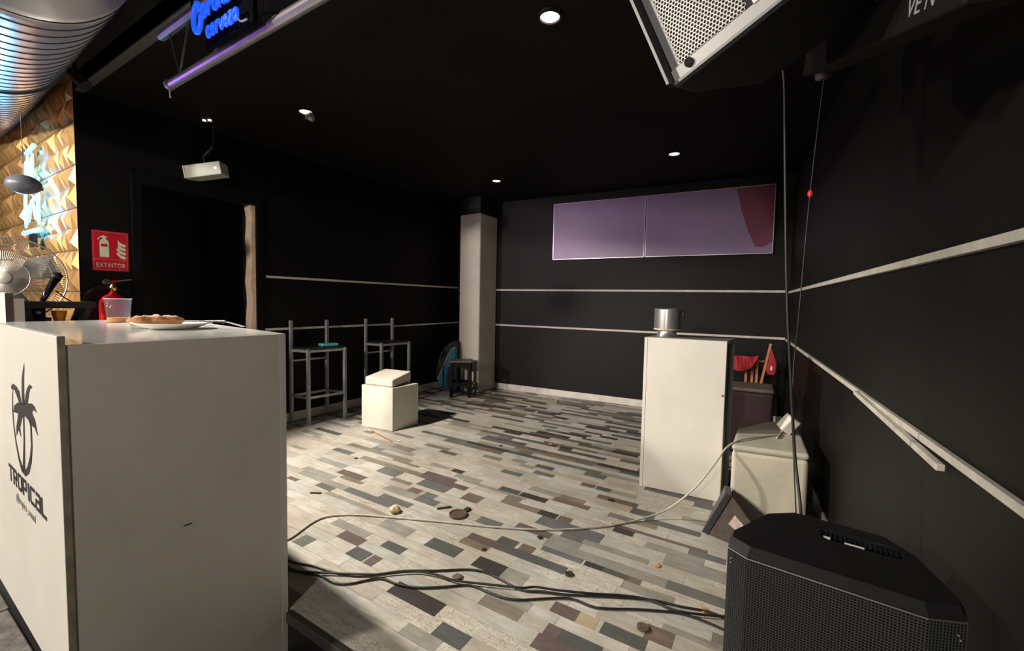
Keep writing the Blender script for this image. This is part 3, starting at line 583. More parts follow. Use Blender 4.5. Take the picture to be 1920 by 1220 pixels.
b = B(); lathe(b, [(0.001, 0), (0.02, 0), (0.02, 0.014), (0.001, 0.014)], n=18, M=Matrix.Translation((c.x+0.012, c.y-0.04, 1.332)) @ Matrix.Rotation(1.2, 4, 'Y')); obj('gauge', b, CHROME, fe)
b = B(); tube(b, smooth_path([(c.x, c.y-0.01, 1.29), (c.x+0.01, c.y-0.08, 1.292), (c.x+0.03, c.y-0.14, 1.25), (c.x+0.03, c.y-0.175, 1.17), (c.x+0.02, c.y-0.17, 1.0), (c.x+0.02, c.y-0.12, 0.85)]), 0.008, 8); obj('hose', b, BLK, fe, smooth=True)

# ------------------------------------------------------------------ counter
ZT = 1.11
A_ = V((-1.6, 0.345, 0)); Bc = V((-1.604, 0.946, 0)); Cc = V((-3.04, 1.105, 0)); Dc = V((-3.02, 0.363, 0))
pd = (Dc-A_).normalized(); pn = V((pd.y, -pd.x, 0)); pn = pn if pn.y < 0 else -pn
ct = thing('bar_counter', 'long white bar counter with a printed palm emblem, left foreground', 'counter', (-2.55, 0.75, HALL_Z))
F0 = A_ + pd*-0.03; F1 = A_ + pd*1.61
def fp(a, b_, t0, t1, z0, z1):
    bm = B(); p, q = A_+pd*a, A_+pd*b_; prism(bm, [tuple((p+pn*t0)[:2]), tuple((q+pn*t0)[:2]), tuple((q+pn*t1)[:2]), tuple((p+pn*t1)[:2])], z0, z1); return bm
TH = 0.017
def F_OUT(x): return V((x, 0.328 + (-1.6-x)*0.0127, 0))
obj('front_panel', fp(-0.001, 1.42, 0.0, TH, 0.13, ZT+0.026), WHITE, ct, bevel=0.002)
obj('panel_edge', fp(-0.0025, -0.001, 0.001, TH-0.001, 0.132, ZT+0.025), EDGE, ct)
b = B(); prism(b, [tuple(p[:2]) for p in (A_+V((-0.012,0,0)), Bc+V((-0.012,0,0)), Cc, Dc)], ZT-0.03, ZT); obj('worktop', b, GLOSSW, ct, bevel=0.002)
b = B(); prism(b, [tuple(p[:2]) for p in (A_, Bc, Bc+V((-0.03, 0, 0)), A_+V((-0.03, 0, 0)))], HALL_Z, ZT-0.001)
obj('side_panel', b, GREYSIDE, ct)
b = B(); box(b, Bc.x-0.004, Bc.x+0.001, Bc.y-0.022, Bc.y+0.001, HALL_Z, ZT-0.001); obj('edge_band', b, WHITE, ct)
b = B(); prism(b, [tuple(p[:2]) for p in (A_+V((-0.035, 0.075, 0)), V((-1.70, 0.89, 0)), V((-2.98, 0.92, 0)), Dc+V((0.02, 0.08, 0)))], HALL_Z, 0.2); obj('plinth', b, BLK2, ct)
b = B(); prism(b, [tuple(p[:2]) for p in (Bc+V((0, 0, 0)), Cc+V((0, 0, 0)), Cc+V((0, -0.03, 0)), Bc+V((0, -0.03, 0)))], HALL_Z, ZT-0.03); obj('back_panel', b, WHITE, ct)
b = B(); prism(b, [tuple(p[:2]) for p in (Cc, Dc, Dc+V((0.03, 0, 0)), Cc+V((0.03, 0, 0)))], 0.08, ZT-0.03); obj('side_panel', b, WHITE, ct)
# printed palm emblem: outlines on the panel face, (x, z)
def onp(x, z, t):
    p = F_OUT(x)+pn*(t-TH); return V((p.x, p.y, z))
def pr(pts, m=PRINT, name='palm_emblem', t=TH+0.0004):
    bm = B(); a = [bm.verts.new(onp(x, z, t)) for x, z in pts]; f = bm.faces.new(a)
    r = bmesh.ops.extrude_face_region(bm, geom=[f]); 
    for v in [g for g in r['geom'] if isinstance(g, bmesh.types.BMVert)]: v.co += pn*0.0006
    bmesh.ops.triangulate(bm, faces=bm.faces[:]); return obj(name, bm, m, ct)
pr([(-1.965,1.031),(-1.984,1.009),(-2.006,0.977),(-2.014,0.936),(-2.018,0.892),(-1.984,0.897),(-1.982,0.94),(-1.977,0.98),(-1.967,1.011)])
pr([(-2.022,0.892),(-2.047,0.932),(-2.088,0.944),(-2.133,0.947),(-2.166,0.935),(-2.161,0.925),(-2.114,0.928),(-2.084,0.911),(-2.054,0.892)])
pr([(-1.984,0.897),(-1.963,0.933),(-1.945,0.952),(-1.911,0.971),(-1.873,0.968),(-1.905,0.957),(-1.922,0.938),(-1.941,0.909)])
pr([(-2.146,0.85),(-2.132,0.873),(-2.076,0.892),(-2.0,0.9),(-1.937,0.909),(-1.887,0.916),(-1.856,0.911),(-1.833,0.896),(-1.871,0.9),(-1.892,0.887),(-1.858,0.871),(-1.832,0.828),(-1.867,0.845),(-1.919,0.846),(-1.943,0.857),(-1.986,0.862),(-2.019,0.854),(-2.037,0.836),(-2.059,0.812),(-2.052,0.782),(-2.083,0.802),(-2.115,0.775),(-2.114,0.802),(-2.077,0.855)])
pr([(-2.011,0.861),(-2.018,0.778),(-2.051,0.668),(-2.016,0.676),(-2.001,0.781),(-1.994,0.863)])
O = [(-2.135,0.938),(-2.154,0.902),(-2.164,0.852),(-2.156,0.8),(-2.134,0.745),(-2.103,0.698),(-2.064,0.667),(-2.012,0.662),(-1.963,0.683),(-1.924,0.727),(-1.905,0.778),(-1.903,0.839),(-1.914,0.862)]
I = [(-2.135,0.938),(-2.145,0.903),(-2.152,0.854),(-2.144,0.802),(-2.12,0.748),(-2.085,0.707),(-2.044,0.683),(-2.008,0.684),(-1.975,0.706),(-1.941,0.743),(-1.922,0.782),(-1.921,0.836),(-1.928,0.859)]
pr(O + I[::-1], name='emblem_ring')
# lettering TROPICAL as block strokes, slightly rising as printed
GL = {'T': [[(0,0.8),(1,0.8),(1,1),(0,1)],[(.38,0),(.62,0),(.62,.8),(.38,.8)]],
      'R': [[(0,0),(.3,0),(.3,1),(0,1)],[(.24,.8),(.85,.8),(.85,1),(.24,1)],[(.7,.45),(.95,.45),(.95,.9),(.7,.9)],[(.24,.38),(.95,.38),(.95,.55),(.24,.55)],[(.6,0),(.88,0),(.75,.4),(.5,.4)]],
      'O': [[(0,0.1),(.24,0.1),(.24,.9),(0,.9)],[(.1,0),(.9,0),(.9,.2),(.1,.2)],[(.1,.8),(.9,.8),(.9,1),(.1,1)],[(.76,.1),(1,.1),(1,.9),(.76,.9)]],
      'P': [[(0,0),(.3,0),(.3,1),(0,1)],[(.24,.8),(.9,.8),(.9,1),(.24,1)],[(.72,.4),(.96,.4),(.96,.9),(.72,.9)],[(.24,.34),(.9,.34),(.9,.52),(.24,.52)]],
      'I': [[(.2,0),(.8,0),(.8,1),(.2,1)]],
      'C': [[(0,0.1),(.24,0.1),(.24,.9),(0,.9)],[(.1,0),(1,0),(1,.2),(.1,.2)],[(.1,.8),(1,.8),(1,1),(.1,1)]],
      'a': [[(.1,.8),(.9,.8),(.9,1),(.1,1)],[(.76,0),(1,0),(1,.9),(.76,.9)],[(.05,.42),(.8,.42),(.8,.6),(.05,.6)],[(0,.08),(.22,.08),(.22,.55),(0,.55)],[(.1,0),(.8,0),(.8,.18),(.1,.18)]],
      'L': [[(0,0),(.3,0),(.3,1),(0,1)],[(.2,0),(1,0),(1,.2),(.2,.2)]]}
x0, x1 = -2.262, -1.762; WD = {'I': 0.5}; tot = sum(WD.get(c, 1.0) for c in 'TROPICaL'); cw0 = (x1-x0)/tot; xa = x0
for i, ch in enumerate('TROPICaL'):
    cw = cw0*WD.get(ch, 1.0); zb = 0.594 - (xa-x0)*0.016
    bm = B()
    for st in GL[ch]:
        pts = [(xa+u*cw*0.90, zb+v*0.058) for u, v in st]
        loft(bm, [onp(x, z, TH+0.0004) for x, z in pts], [onp(x, z, TH+0.001) for x, z in pts])
    obj('letter', bm, PRINT, ct); xa += cw
q0 = onp(-2.165, 0.547, TH+0.0008); q1 = onp(-1.865, 0.538, TH+0.0008); ex = (q1-q0).normalized(); ez = V((0,0,1)); ez = (ez-ex*ez.dot(ex)).normalized(); en = ex.cross(ez)
Mt = Matrix(((ex[0], ez[0], en[0], q0[0]), (ex[1], ez[1], en[1], q0[1]), (ex[2], ez[2], en[2], q0[2]), (0,0,0,1)))
obj('handle_line', text_mesh('@tropica_sound', 0.038, 0.0003, Mt, shear=0.2, xs=1.0), PRINTG, ct)
b = B(); box(b, -1.6012, -1.6002, 0.60, 0.622, 0.50, 0.5035); o = obj('scuff', b, DIRT, ct)

# second, taller booth unit beyond the counter
bu = thing('booth_unit', 'taller white booth box just beyond the left end of the counter', 'counter', (-3.9, 0.75, HALL_Z))
bx('front_panel', WHITE, -4.6, -3.385, 0.515, 0.545, HALL_Z, 1.245, bu, 0.002)
bx('panel_edge', mat('dark_worn_edge', (0.05, 0.04, 0.035), 0.6), -3.385, -3.383, 0.516, 0.544, HALL_Z+0.002, 1.243, bu)
bx('side_panel', GREYSIDE, -3.415, -3.390, 0.545, 0.583, HALL_Z, 1.215, bu)
bx('shelf', WHITE, -4.6, -3.40, 0.60, 0.92, 1.045, 1.075, bu, 0.002)
bx('support', WHITE, -4.6, -4.57, 0.60, 0.92, HALL_Z, 1.045, bu); bx('support', WHITE, -3.43, -3.40, 0.60, 0.92, HALL_Z, 1.045, bu)

# laptop-style black stand, bottle, cups, microphone arm, fan
stn = thing('equipment_stand', 'black metal tabletop stand with splayed legs behind the counter', 'stand', (-3.6, 0.74, 1.075))
b = B(); prism(b, [(-3.52, 0.565), (-3.52, 0.90), (-3.72, 0.90), (-3.72, 0.565)], 1.160, 1.198); obj('tray', b, BLK, stn, bevel=0.002)
for (xa, ya, xb, yb) in ((-3.54, 0.61, -3.54, 0.63), (-3.54, 0.87, -3.54, 0.84), (-3.70, 0.61, -3.70, 0.63), (-3.70, 0.87, -3.70, 0.84)):
    b = B(); sqtube(b, (xb, yb, 1.0755), (xa, ya, 1.173), 0.030); obj('leg', b, BLK, stn)
bt = thing('bottle', 'glossy black bottle lying under the black stand', 'bottle', (-3.60, 0.665, 1.075))
b = B(); lathe(b, [(0.001, 0), (0.034, 0.004), (0.036, 0.07), (0.034, 0.085), (0.018, 0.1), (0.001, 0.1)], (-3.60, 0.665, 1.0755), 24); obj('glass_body', b, GLOSSB, bt, smooth=True)
b = B(); lathe(b, [(0.022, 0), (0.034, 0.068), (0.001, 0.069)], (-3.6, 0.755, 1.0755), 24); tag(obj('cup', b, ORANGE, smooth=True), 'orange plastic cup under the black stand', 'cup')
b = B(); lathe(b, [(0.022, 0), (0.024, 0.03), (0.001, 0.031)], (-3.6, 0.70, 1.0755), 20); tag(obj('cup', b, mat('dark_teal_plastic', (0.01, 0.07, 0.12), 0.4), smooth=True), 'small dark teal cup beside the orange cup', 'cup')
b = B(); box(b, -3.66, -3.56, 0.80, 0.90, 1.0755, 1.0785); tag(obj('paper_sheet', b, PAPER), 'white paper sheet lying under the right of the black stand', 'paper')
ma = thing('gooseneck_arm', 'black tubular arm leaning up from the black stand, with a trailing wire', 'arm', (-3.64, 0.69, 1.192))
b = B(); tube(b, [(-3.62, 0.69, 1.193), (-3.66, 0.73, 1.27), (-3.69, 0.765, 1.335)], [0.012, 0.017, 0.021], 14); obj('tube', b, GLOSSB, ma, smooth=True)
b = B(); tube(b, [(-3.687, 0.762, 1.33), (-3.70, 0.778, 1.36)], 0.024, 14); obj('cap', b, BLK, ma, smooth=True)
b = B(); tube(b, smooth_path([(-3.69, 0.765, 1.26), (-3.69, 0.80, 1.22), (-3.69, 0.84, 1.19)]), 0.0035, 6); obj('wire', b, CABLEB, ma)
pe = thing('pendant_head', 'dark grey oval lamp head in front of the cyan neon sign', 'lamp', (-3.8, 0.66, 1.82))
b = B(); M = Matrix.Translation((-3.8, 0.672, 1.882)) @ Matrix.Diagonal((0.085, 0.075, 0.055, 1)); bmesh.ops.create_uvsphere(b, u_segments=28, v_segments=16, radius=1, matrix=M); obj('shell', b, DOMEG, pe, smooth=True)
b = B(); tube(b, [(-3.8, 0.735, 1.875), (-3.8, 0.75, 1.868)], [0.018, 0.008], 10); obj('neck', b, BLK, pe)
b = B(); tube(b, [(-3.8, 0.672, 1.93), (-3.8, 0.672, 2.30)], 0.002, 6); obj('cord', b, CABLEB, pe)
fa = thing('floor_fan', 'round metal cage fan with cream hub at the left edge', 'fan', (-3.95, 0.66, 1.075))
fc = V((-3.95, 0.62, 1.325)); fn = V((0.90, -0.42, 0.1)).normalized(); fs = fn.cross(V((0,0,1))).normalized(); fu = fs.cross(fn)
Mf = Matrix(((fs[0], fu[0], fn[0], fc[0]), (fs[1], fu[1], fn[1], fc[1]), (fs[2], fu[2], fn[2], fc[2]), (0,0,0,1)))
FR = 0.255
for side in (1, -1):
    b = B()
    for k in range(110):
        a = 2*math.pi*k/110
        tube(b, [Mf @ V((0.035*math.cos(a), 0.035*math.sin(a), side*0.075)), Mf @ V((0.16*math.cos(a+0.12), 0.16*math.sin(a+0.12), side*0.066)), Mf @ V((FR*math.cos(a+0.2), FR*math.sin(a+0.2), side*0.008))], 0.0013, 4, False)
    o = obj('guard_wires', b, WIRE, fa); o['kind'] = 'stuff'
for rr, z in ((FR, 0.008), (0.20, 0.052), (0.11, 0.074)):
    b = B(); tube(b, [Mf @ V((rr*math.cos(t), rr*math.sin(t), z)) for t in [2*math.pi*k/48 for k in range(49)]], 0.0045 if rr == FR else 0.0022, 6, False); obj('guard_ring', b, WIRE, fa)
b = B(); lathe(b, [(0.001, 0.086), (0.034, 0.083), (0.04, 0.07), (0.001, 0.069)], n=24, M=Mf); obj('hub_badge', b, FANW, fa, smooth=True)
FBL = mat('fan_blade_metal', (0.20, 0.19, 0.165), 0.5, 0.2)
for k in range(3):
    a0 = 2*math.pi*k/3+0.4; b = B()
    L1 = [(0.03*math.cos(a0-.4), 0.03*math.sin(a0-.4), -0.02), (0.03*math.cos(a0+.4), 0.03*math.sin(a0+.4), 0.02), (0.15*math.cos(a0+.62), 0.15*math.sin(a0+.62), 0.034), (0.24*math.cos(a0+.55), 0.24*math.sin(a0+.55), 0.022), (0.245*math.cos(a0-.1), 0.245*math.sin(a0-.1), -0.016), (0.15*math.cos(a0-.42), 0.15*math.sin(a0-.42), -0.03)]
    loft(b, [Mf @ V(p) for p in L1], [Mf @ (V(p)+V((0,0,0.004))) for p in L1]); obj('blade', b, FBL, fa)
b = B(); tube(b, [Mf @ V((0,0,-0.02)), Mf @ V((0,0,-0.14))], [0.055, 0.045], 20); obj('motor', b, BLK, fa)
b = B(); tube(b, [Mf @ V((0,0,-0.10)), (fc.x-0.13, fc.y+0.03, 1.08)], 0.016, 10); lathe(b, [(0.10, 0), (0.10, 0.012), (0.02, 0.02)], (fc.x-0.13, fc.y+0.03, 1.0755), 24); obj('base', b, BLK, fa)
b = B(); tube(b, [Mf @ V((0, -FR, 0)), (fc.x-0.10, fc.y+0.02, 1.09)], 0.006, 6); obj('brace', b, BLK, fa)

# cup, plate, bread, knife on the counter
cu = thing('plastic_cup', 'clear plastic cup with a little orange drink on the white counter', 'cup', (-2.753, 0.782, ZT))
CX, CY = -2.753, 0.782
b = B(); lathe(b, [(0.001, 0), (0.0425, 0), (0.0525, 0.115), (0.0512, 0.115), (0.0412, 0.003), (0.001, 0.003)], (CX, CY, ZT+0.0005), 36); obj('wall', b, GLASSP, cu, smooth=True)
b = B(); lathe(b, [(0.001, 0.0035), (0.0408, 0.0035), (0.0430, 0.024), (0.001, 0.024)], (CX, CY, ZT+0.0005), 32); obj('drink', b, JUICE, cu, smooth=False)
b = B(); tube(b, [(CX+0.052*math.cos(t), CY+0.052*math.sin(t), ZT+0.1155) for t in [2*math.pi*k/40 for k in range(41)]], 0.0016, 6, False); obj('rim', b, mat('frosted_rim', (0.7, 0.7, 0.75), 0.3), cu)
PX, PY = -2.132, 0.781
b = B(); lathe(b, [(0.001, 0.002), (0.077, 0.002), (0.089, 0.006), (0.138, 0.024), (0.139, 0.0265), (0.087, 0.010), (0.075, 0.006), (0.001, 0.006)], (PX, PY, ZT+0.0003), 48); tag(obj('plate', b, mat('white_plate', (0.8, 0.78, 0.72), 0.3), smooth=True), 'round white plate holding the bread roll on the counter', 'plate')
b = B(); bd = V((0.30, 0.95, 0)).normalized(); bn = V((bd.y, -bd.x, 0)); BC = V((-2.212, 0.750, ZT+0.031))
rings = []
for k in range(25):
    t = -1+2*k/24; rr = max(0.02, (1-abs(t)**3.2))**0.5
    wv = 1+0.10*math.sin(t*9+0.5)
    ring = []
    for j in range(20):
        a = 2*math.pi*j/20; rz = 0.0245*rr*(1+0.10*math.sin(t*11+a)); rx = 0.038*rr*wv
        ring.append(b.verts.new(BC+bd*t*0.095+bn*(rx*math.cos(a))+V((0, 0, rz*math.sin(a)-0.0055*(math.cos(a)**2<0.15 and math.sin(a)>0 and abs(math.sin(t*9))>0.85)))))
    rings.append(ring)
for p_, q_ in zip(rings, rings[1:]):
    for j in range(20): b.faces.new((p_[j], p_[(j+1)%20], q_[(j+1)%20], q_[j]))
b.faces.new(rings[0][::-1]); b.faces.new(rings[-1]); tag(obj('bread_roll', b, BREAD, smooth=True), 'long crusty bread roll on the white plate', 'bread')
kn = thing('table_knife', 'metal knife lying across the right of the white plate', 'knife', (-1.99, 0.885, ZT+0.025))
ka = V((-2.186, 0.840, ZT+0.027)); kb = V((-1.978, 0.908, ZT+0.031)); 
b = B(); sqtube(b, ka, ka.lerp(kb, 0.5), 0.004); tube(b, [ka.lerp(kb, .5), kb], [0.004, 0.006], 8); obj('handle', b, BLK, kn)
b = B(); dk = (kb-ka).normalized(); sdk = V((-dk.y, dk.x, 0)); loft(b, [kb+sdk*0.008, kb-sdk*0.008, kb+dk*0.09-sdk*0.006+V((0,0,-0.02)), kb+dk*0.10+sdk*0.002+V((0,0,-0.02))], [p+V((0,0,0.0015)) for p in (kb+sdk*0.008, kb-sdk*0.008, kb+dk*0.09-sdk*0.006+V((0,0,-0.02)), kb+dk*0.10+sdk*0.002+V((0,0,-0.02)))]); obj('blade', b, STEEL, kn)
b = B(); prism(b, [(-2.33, 0.867), (-2.204, 0.921), (-2.258, 0.993), (-2.384, 0.939)], ZT+0.0005, ZT+0.004); tag(obj('napkin', b, PAPER), 'folded white napkin behind the plate', 'napkin')

# ------------------------------------------------------------------ column
P_ = [(-3.735, 4.69), (-3.375, 4.668), (-3.368, 5.078), (-3.73, 5.055)]
b = B(); prism(b, P_, 0, 2.425); cl = obj('column', b, COLM, bevel=0.022, seg=3); tag(cl, 'square cream column standing in the back left corner', 'column')
b = B(); prism(b, [(x*1.0, y) for x, y in P_], 2.426, CZ); struct(obj('trim_11', b, BLK2), 'black boxing above the cream column')

# ------------------------------------------------------------------ bar stools
def bar_stool(label):
    t = thing('bar_stool', label, 'bar stool', (-3.94, 2.68, 0), 'steel bar stools along the left wall')
    fl, fr_, rl, rr_ = V((-3.835, 2.49, 0)), V((-3.775, 2.86, 0)), V((-4.062, 2.455, 0)), V((-4.035, 2.835, 0))
    w_ = 0.028; yaw = 0.15
    for p in (fl, fr_):
        b = B(); sqtube(b, p, p+V((0,0,0.745)), w_, yaw); obj('leg', b, STEEL, t)
    for p in (rl, rr_):
        b = B(); sqtube(b, p, p+V((0,0,1.02)), w_*0.95, yaw); obj('leg', b, STEEL, t)
    for z, nm in ((0.725, 'seat_rail'), (0.27, 'footrest')):
        for p, q in ((fl, fr_), (fr_, rr_), (rr_, rl), (rl, fl)):
            if nm == 'seat_rail': zz_ = 0.725
            else: zz_ = z
            b = B(); sqtube(b, p+V((0,0,zz_)), q+V((0,0,zz_)), 0.022); obj(nm, b, STEEL, t)
    b = B(); prism(b, [tuple(p[:2]) for p in (fl+V((0.01,0,0)), fr_+V((0.01,0,0)), rr_+V((0.02,0,0)), rl+V((0.02,0,0)))], 0.742, 0.758); obj('seat', b, SEATB, t, bevel=0.004)
    b = B(); sqtube(b, rl+V((0.004,0,0.62)), rr_+V((0.004,0,0.62)), 0.016); obj('back_rail', b, STEEL, t)
    return t
s1 = bar_stool('steel bar stool nearest the counter, teal box on its black seat')
s2 = copy_tree(s1); s2['label'] = 'steel bar stool behind the white cube, its black seat empty'; s2.location += V((0.03, 0.885, 0))
b = B(); M = Matrix.Translation((-3.90, 2.76, 0.7595)) @ Matrix.Rotation(1.3, 4, 'Z'); box(b, -0.085, 0.085, -0.055, 0.055, 0, 0.026, M); tag(obj('pencil_case', b, TEALB, bevel=0.009, seg=3), 'small turquoise box on the seat of the near bar stool', 'box')

# ------------------------------------------------------------------ white cube + cushion
cb = thing('white_cube', 'white laminate storage cube standing in front of the bar stools', 'cube', (-3.18, 2.96, 0))
a, b2, c2, d2 = V((-3.391, 2.761, 0)), V((-3.019, 2.813, 0)), V((-2.998, 3.131, 0)), V((-3.372, 3.085, 0))
b = B(); prism(b, [tuple(p[:2]) for p in (a, b2, c2, d2)], 0.002, 0.414); obj('body', b, mat('white_cube_laminate', (0.64, 0.61, 0.53), 0.4, noise=0.06, nscale=4), cb, bevel=0.003)
e1 = (b2-a).normalized(); e2 = V((-e1.y, e1.x, 0))
b = B(); 
for z in (0.35,): loft(b, [a+e1*0.004-e2*0.001+V((0,0,z)), a+e1*0.014-e2*0.001+V((0,0,z)), a+e1*0.014-e2*0.001+V((0,0,z+0.007)), a+e1*0.004-e2*0.001+V((0,0,z+0.007))], [p+e2*0.002 for p in (a+e1*0.004-e2*0.001+V((0,0,z)), a+e1*0.014-e2*0.001+V((0,0,z)), a+e1*0.014-e2*0.001+V((0,0,z+0.007)), a+e1*0.004-e2*0.001+V((0,0,z+0.007)))])
obj('screw_cap', b, mat('grey_cap', (0.25, 0.25, 0.24), 0.5), cb)
cs = a+e1*0.025+e2*0.015
cushion = B(); q = [cs, cs+e1*0.335, cs+e1*0.325+e2*0.30, cs-e1*0.0+e2*0.30]
loft(cushion, [p+V((0,0,z)) for p, z in zip(q, (0.416, 0.416, 0.436, 0.436))], [p+V((0,0,z)) for p, z in zip(q, (0.492, 0.486, 0.532, 0.532))])
tag(obj('cushion', cushion, CUSH, bevel=0.014, seg=3), 'cream seat cushion tilted on top of the white cube', 'cushion')

# ------------------------------------------------------------------ small black stool + folded teal bag
sl = thing('small_stool', 'small dark wooden step stool in front of the cream column', 'stool', (-3.45, 4.42, 0))
f0 = V((-3.50, 4.255, 0)); f1 = V((-3.305, 4.385, 0)); dv = (f1-f0).normalized(); nv = V((-dv.y, dv.x, 0))
r0 = f0+nv*0.20; r1_ = f1+nv*0.20; DW = mat('black_stained_wood', (0.006, 0.0045, 0.004), 0.6, spec=0.15)
for p in (f0, f1, r0, r1_):
    b = B(); sqtube(b, p, p+V((0,0,0.455)), 0.036, math.atan2(dv.y, dv.x)); obj('leg', b, DW, sl)
for z, h in ((0.42, 0.05), (0.17, 0.05)):
    for p, q in ((f0, f1), (f1, r1_), (r1_, r0), (r0, f0)):
        b = B(); d_ = (q-p).normalized(); m_ = V((-d_.y, d_.x, 0))*0.009; loft(b, [p+m_+V((0,0,z-h/2)), q+m_+V((0,0,z-h/2)), q+m_+V((0,0,z+h/2)), p+m_+V((0,0,z+h/2))], [p-m_+V((0,0,z-h/2)), q-m_+V((0,0,z-h/2)), q-m_+V((0,0,z+h/2)), p-m_+V((0,0,z+h/2))]); obj('rail', b, DW, sl)
b = B(); g_ = 0.028; prism(b, [tuple(p[:2]) for p in (f0-dv*g_-nv*g_, f1+dv*g_-nv*g_, r1_+dv*g_+nv*g_, r0-dv*g_+nv*g_)], 0.456, 0.476); obj('seat', b, mat('worn_dark_top', (0.12, 0.10, 0.085), 0.5), sl, bevel=0.004)
bg = thing('folding_bag', 'teal and dark half-round fabric bag leaning left of the column', 'bag', (-3.84, 4.55, 0))
def arc(cx, cz, rx, rz, a0, a1, n=14): return [(cx+rx*math.cos(math.radians(a0+(a1-a0)*k/n)), cz+rz*math.sin(math.radians(a0+(a1-a0)*k/n))) for k in range(n+1)]
def vert(pts, y0, y1, k=0.0): return [V((x, y0+k*(x+4), z)) for x, z in pts], [V((x, y1+k*(x+4), z)) for x, z in pts]
rim = arc(-3.66, 0.14, 0.355, 0.56, 92, 180)
b = B(); A1, B1 = vert(rim+[(-3.90, 0.035), (-3.67, 0.03)], 4.56, 4.61); loft(b, A1, B1); obj('dark_panel', b, mat('charcoal_fabric', (0.02, 0.02, 0.018), 0.7), bg)
b = B(); A1, B1 = vert([(-3.655, 0.62), (-3.72, 0.57), (-3.79, 0.47), (-3.87, 0.30), (-3.96, 0.15), (-3.90, 0.06), (-3.80, 0.02), (-3.655, 0.02)], 4.515, 4.56); loft(b, A1, B1); obj('teal_panel', b, TEAL, bg)
b = B(); tube(b, [V((x, 4.51, z)) for x, z in ((-3.655, 0.62), (-3.72, 0.57), (-3.79, 0.47), (-3.87, 0.30), (-3.96, 0.15))], 0.008, 6); obj('piping', b, mat('pale_piping', (0.3, 0.33, 0.3), 0.6), bg)
b = B(); tube(b, [V((x, 4.56, z)) for x, z in rim[7:14]], 0.005, 6); obj('piping', b, MATS['pale_piping'], bg)
b = B(); A1, B1 = vert([(-3.80, 0.03), (-3.66, 0.03), (-3.66, 0.30), (-3.76, 0.34)], 4.49, 4.515); loft(b, A1, B1); obj('navy_panel', b, NAVY, bg)

# ------------------------------------------------------------------ white cabinet with the steel pot
wc = thing('white_cabinet', 'tall white cabinet with open right side and steel pot on top', 'cabinet', (-0.48, 3.1, 0))
a = V((-0.733, 2.927, 0)); r_ = V((-0.234, 2.960, 0)); e1 = (r_-a).normalized(); e2 = V((0.075, 0.997, 0))
def cp(u0, u1, v0, v1, z0, z1):
    bm = B(); prism(bm, [tuple((a+e1*u+e2*v)[:2]) for u, v in ((u0, v0), (u1, v0), (u1, v1), (u0, v1))], z0, z1); return bm
obj('side_panel', cp(0, 0.020, 0, 0.30, 0.002, 1.028), WHITE, wc, bevel=0.001)
b = cp(0.0215, 0.5, 0, 0.022, 0.002, 1.028); o = obj('front_panel', b, WHITE, wc, bevel=0.003)
obj('top_panel', cp(0.0, 0.502, 0.024, 0.305, 1.006, 1.030), mat('beige_top_board', (0.22, 0.20, 0.16), 0.4, noise=0.2, nscale=8), wc, bevel=0.002)
obj('back_panel', cp(0.02, 0.50, 0.285, 0.300, 0.002, 1.005), mat('blue_grey_board', (0.28, 0.34, 0.38), 0.4), wc)
obj('side_frame', cp(0.478, 0.50, 0.024, 0.10, 0.002, 1.005), mat('olive_chipboard', (0.10, 0.092, 0.07), 0.7, noise=0.4, nscale=30), wc)
obj('side_frame', cp(0.480, 0.498, 0.255, 0.284, 0.002, 1.005), MATS['blue_grey_board'], wc)
obj('shelf', cp(0.021, 0.478, 0.101, 0.284, 0.5, 0.518), WHITE, wc)
b = B(); p = a+e1*0.487; box(b, p.x-0.006, p.x+0.006, p.y-0.003, p.y+0.01, 0.68, 0.692); obj('chip', b, mat('rusty_chip', (0.15, 0.05, 0.02), 0.7), wc)
pt = thing('steel_pot', 'shiny steel ice bucket on a narrow foot on the tall white cabinet', 'pot', (-0.62, 3.07, 1.03))
px_, py_ = -0.622, 3.085
b = B(); lathe(b, [(0.072, 0.0), (0.062, 0.02), (0.060, 0.035), (0.066, 0.042), (0.0865, 0.046), (0.0865, 0.186), (0.091, 0.190), (0.087, 0.193), (0.082, 0.188), (0.082, 0.06), (0.001, 0.055)], (px_, py_, 1.0305), 48); obj('bucket', b, CHROME, pt, smooth=True)
o = bpy.data.objects[pt.children[0].name]; 
m_ = o.modifiers.new('es', 'EDGE_SPLIT'); m_.split_angle = math.radians(35)
b = B(); tube(b, smooth_path([(px_+0.084, py_-0.02, 1.205), (px_+0.108, py_-0.03, 1.20), (px_+0.108, py_-0.03, 1.170), (px_+0.084, py_-0.02, 1.165)]), 0.007, 8); obj('handle', b, BLK, pt, smooth=True)
b = B(); lathe(b, [(0.0875, 0), (0.0885, 0.0), (0.0885, 0.010), (0.0875, 0.010), (0.0875, 0)], (px_, py_, 1.0765), 40); obj('band', b, mat('tan_band', (0.5, 0.45, 0.3), 0.4), pt, smooth=True)

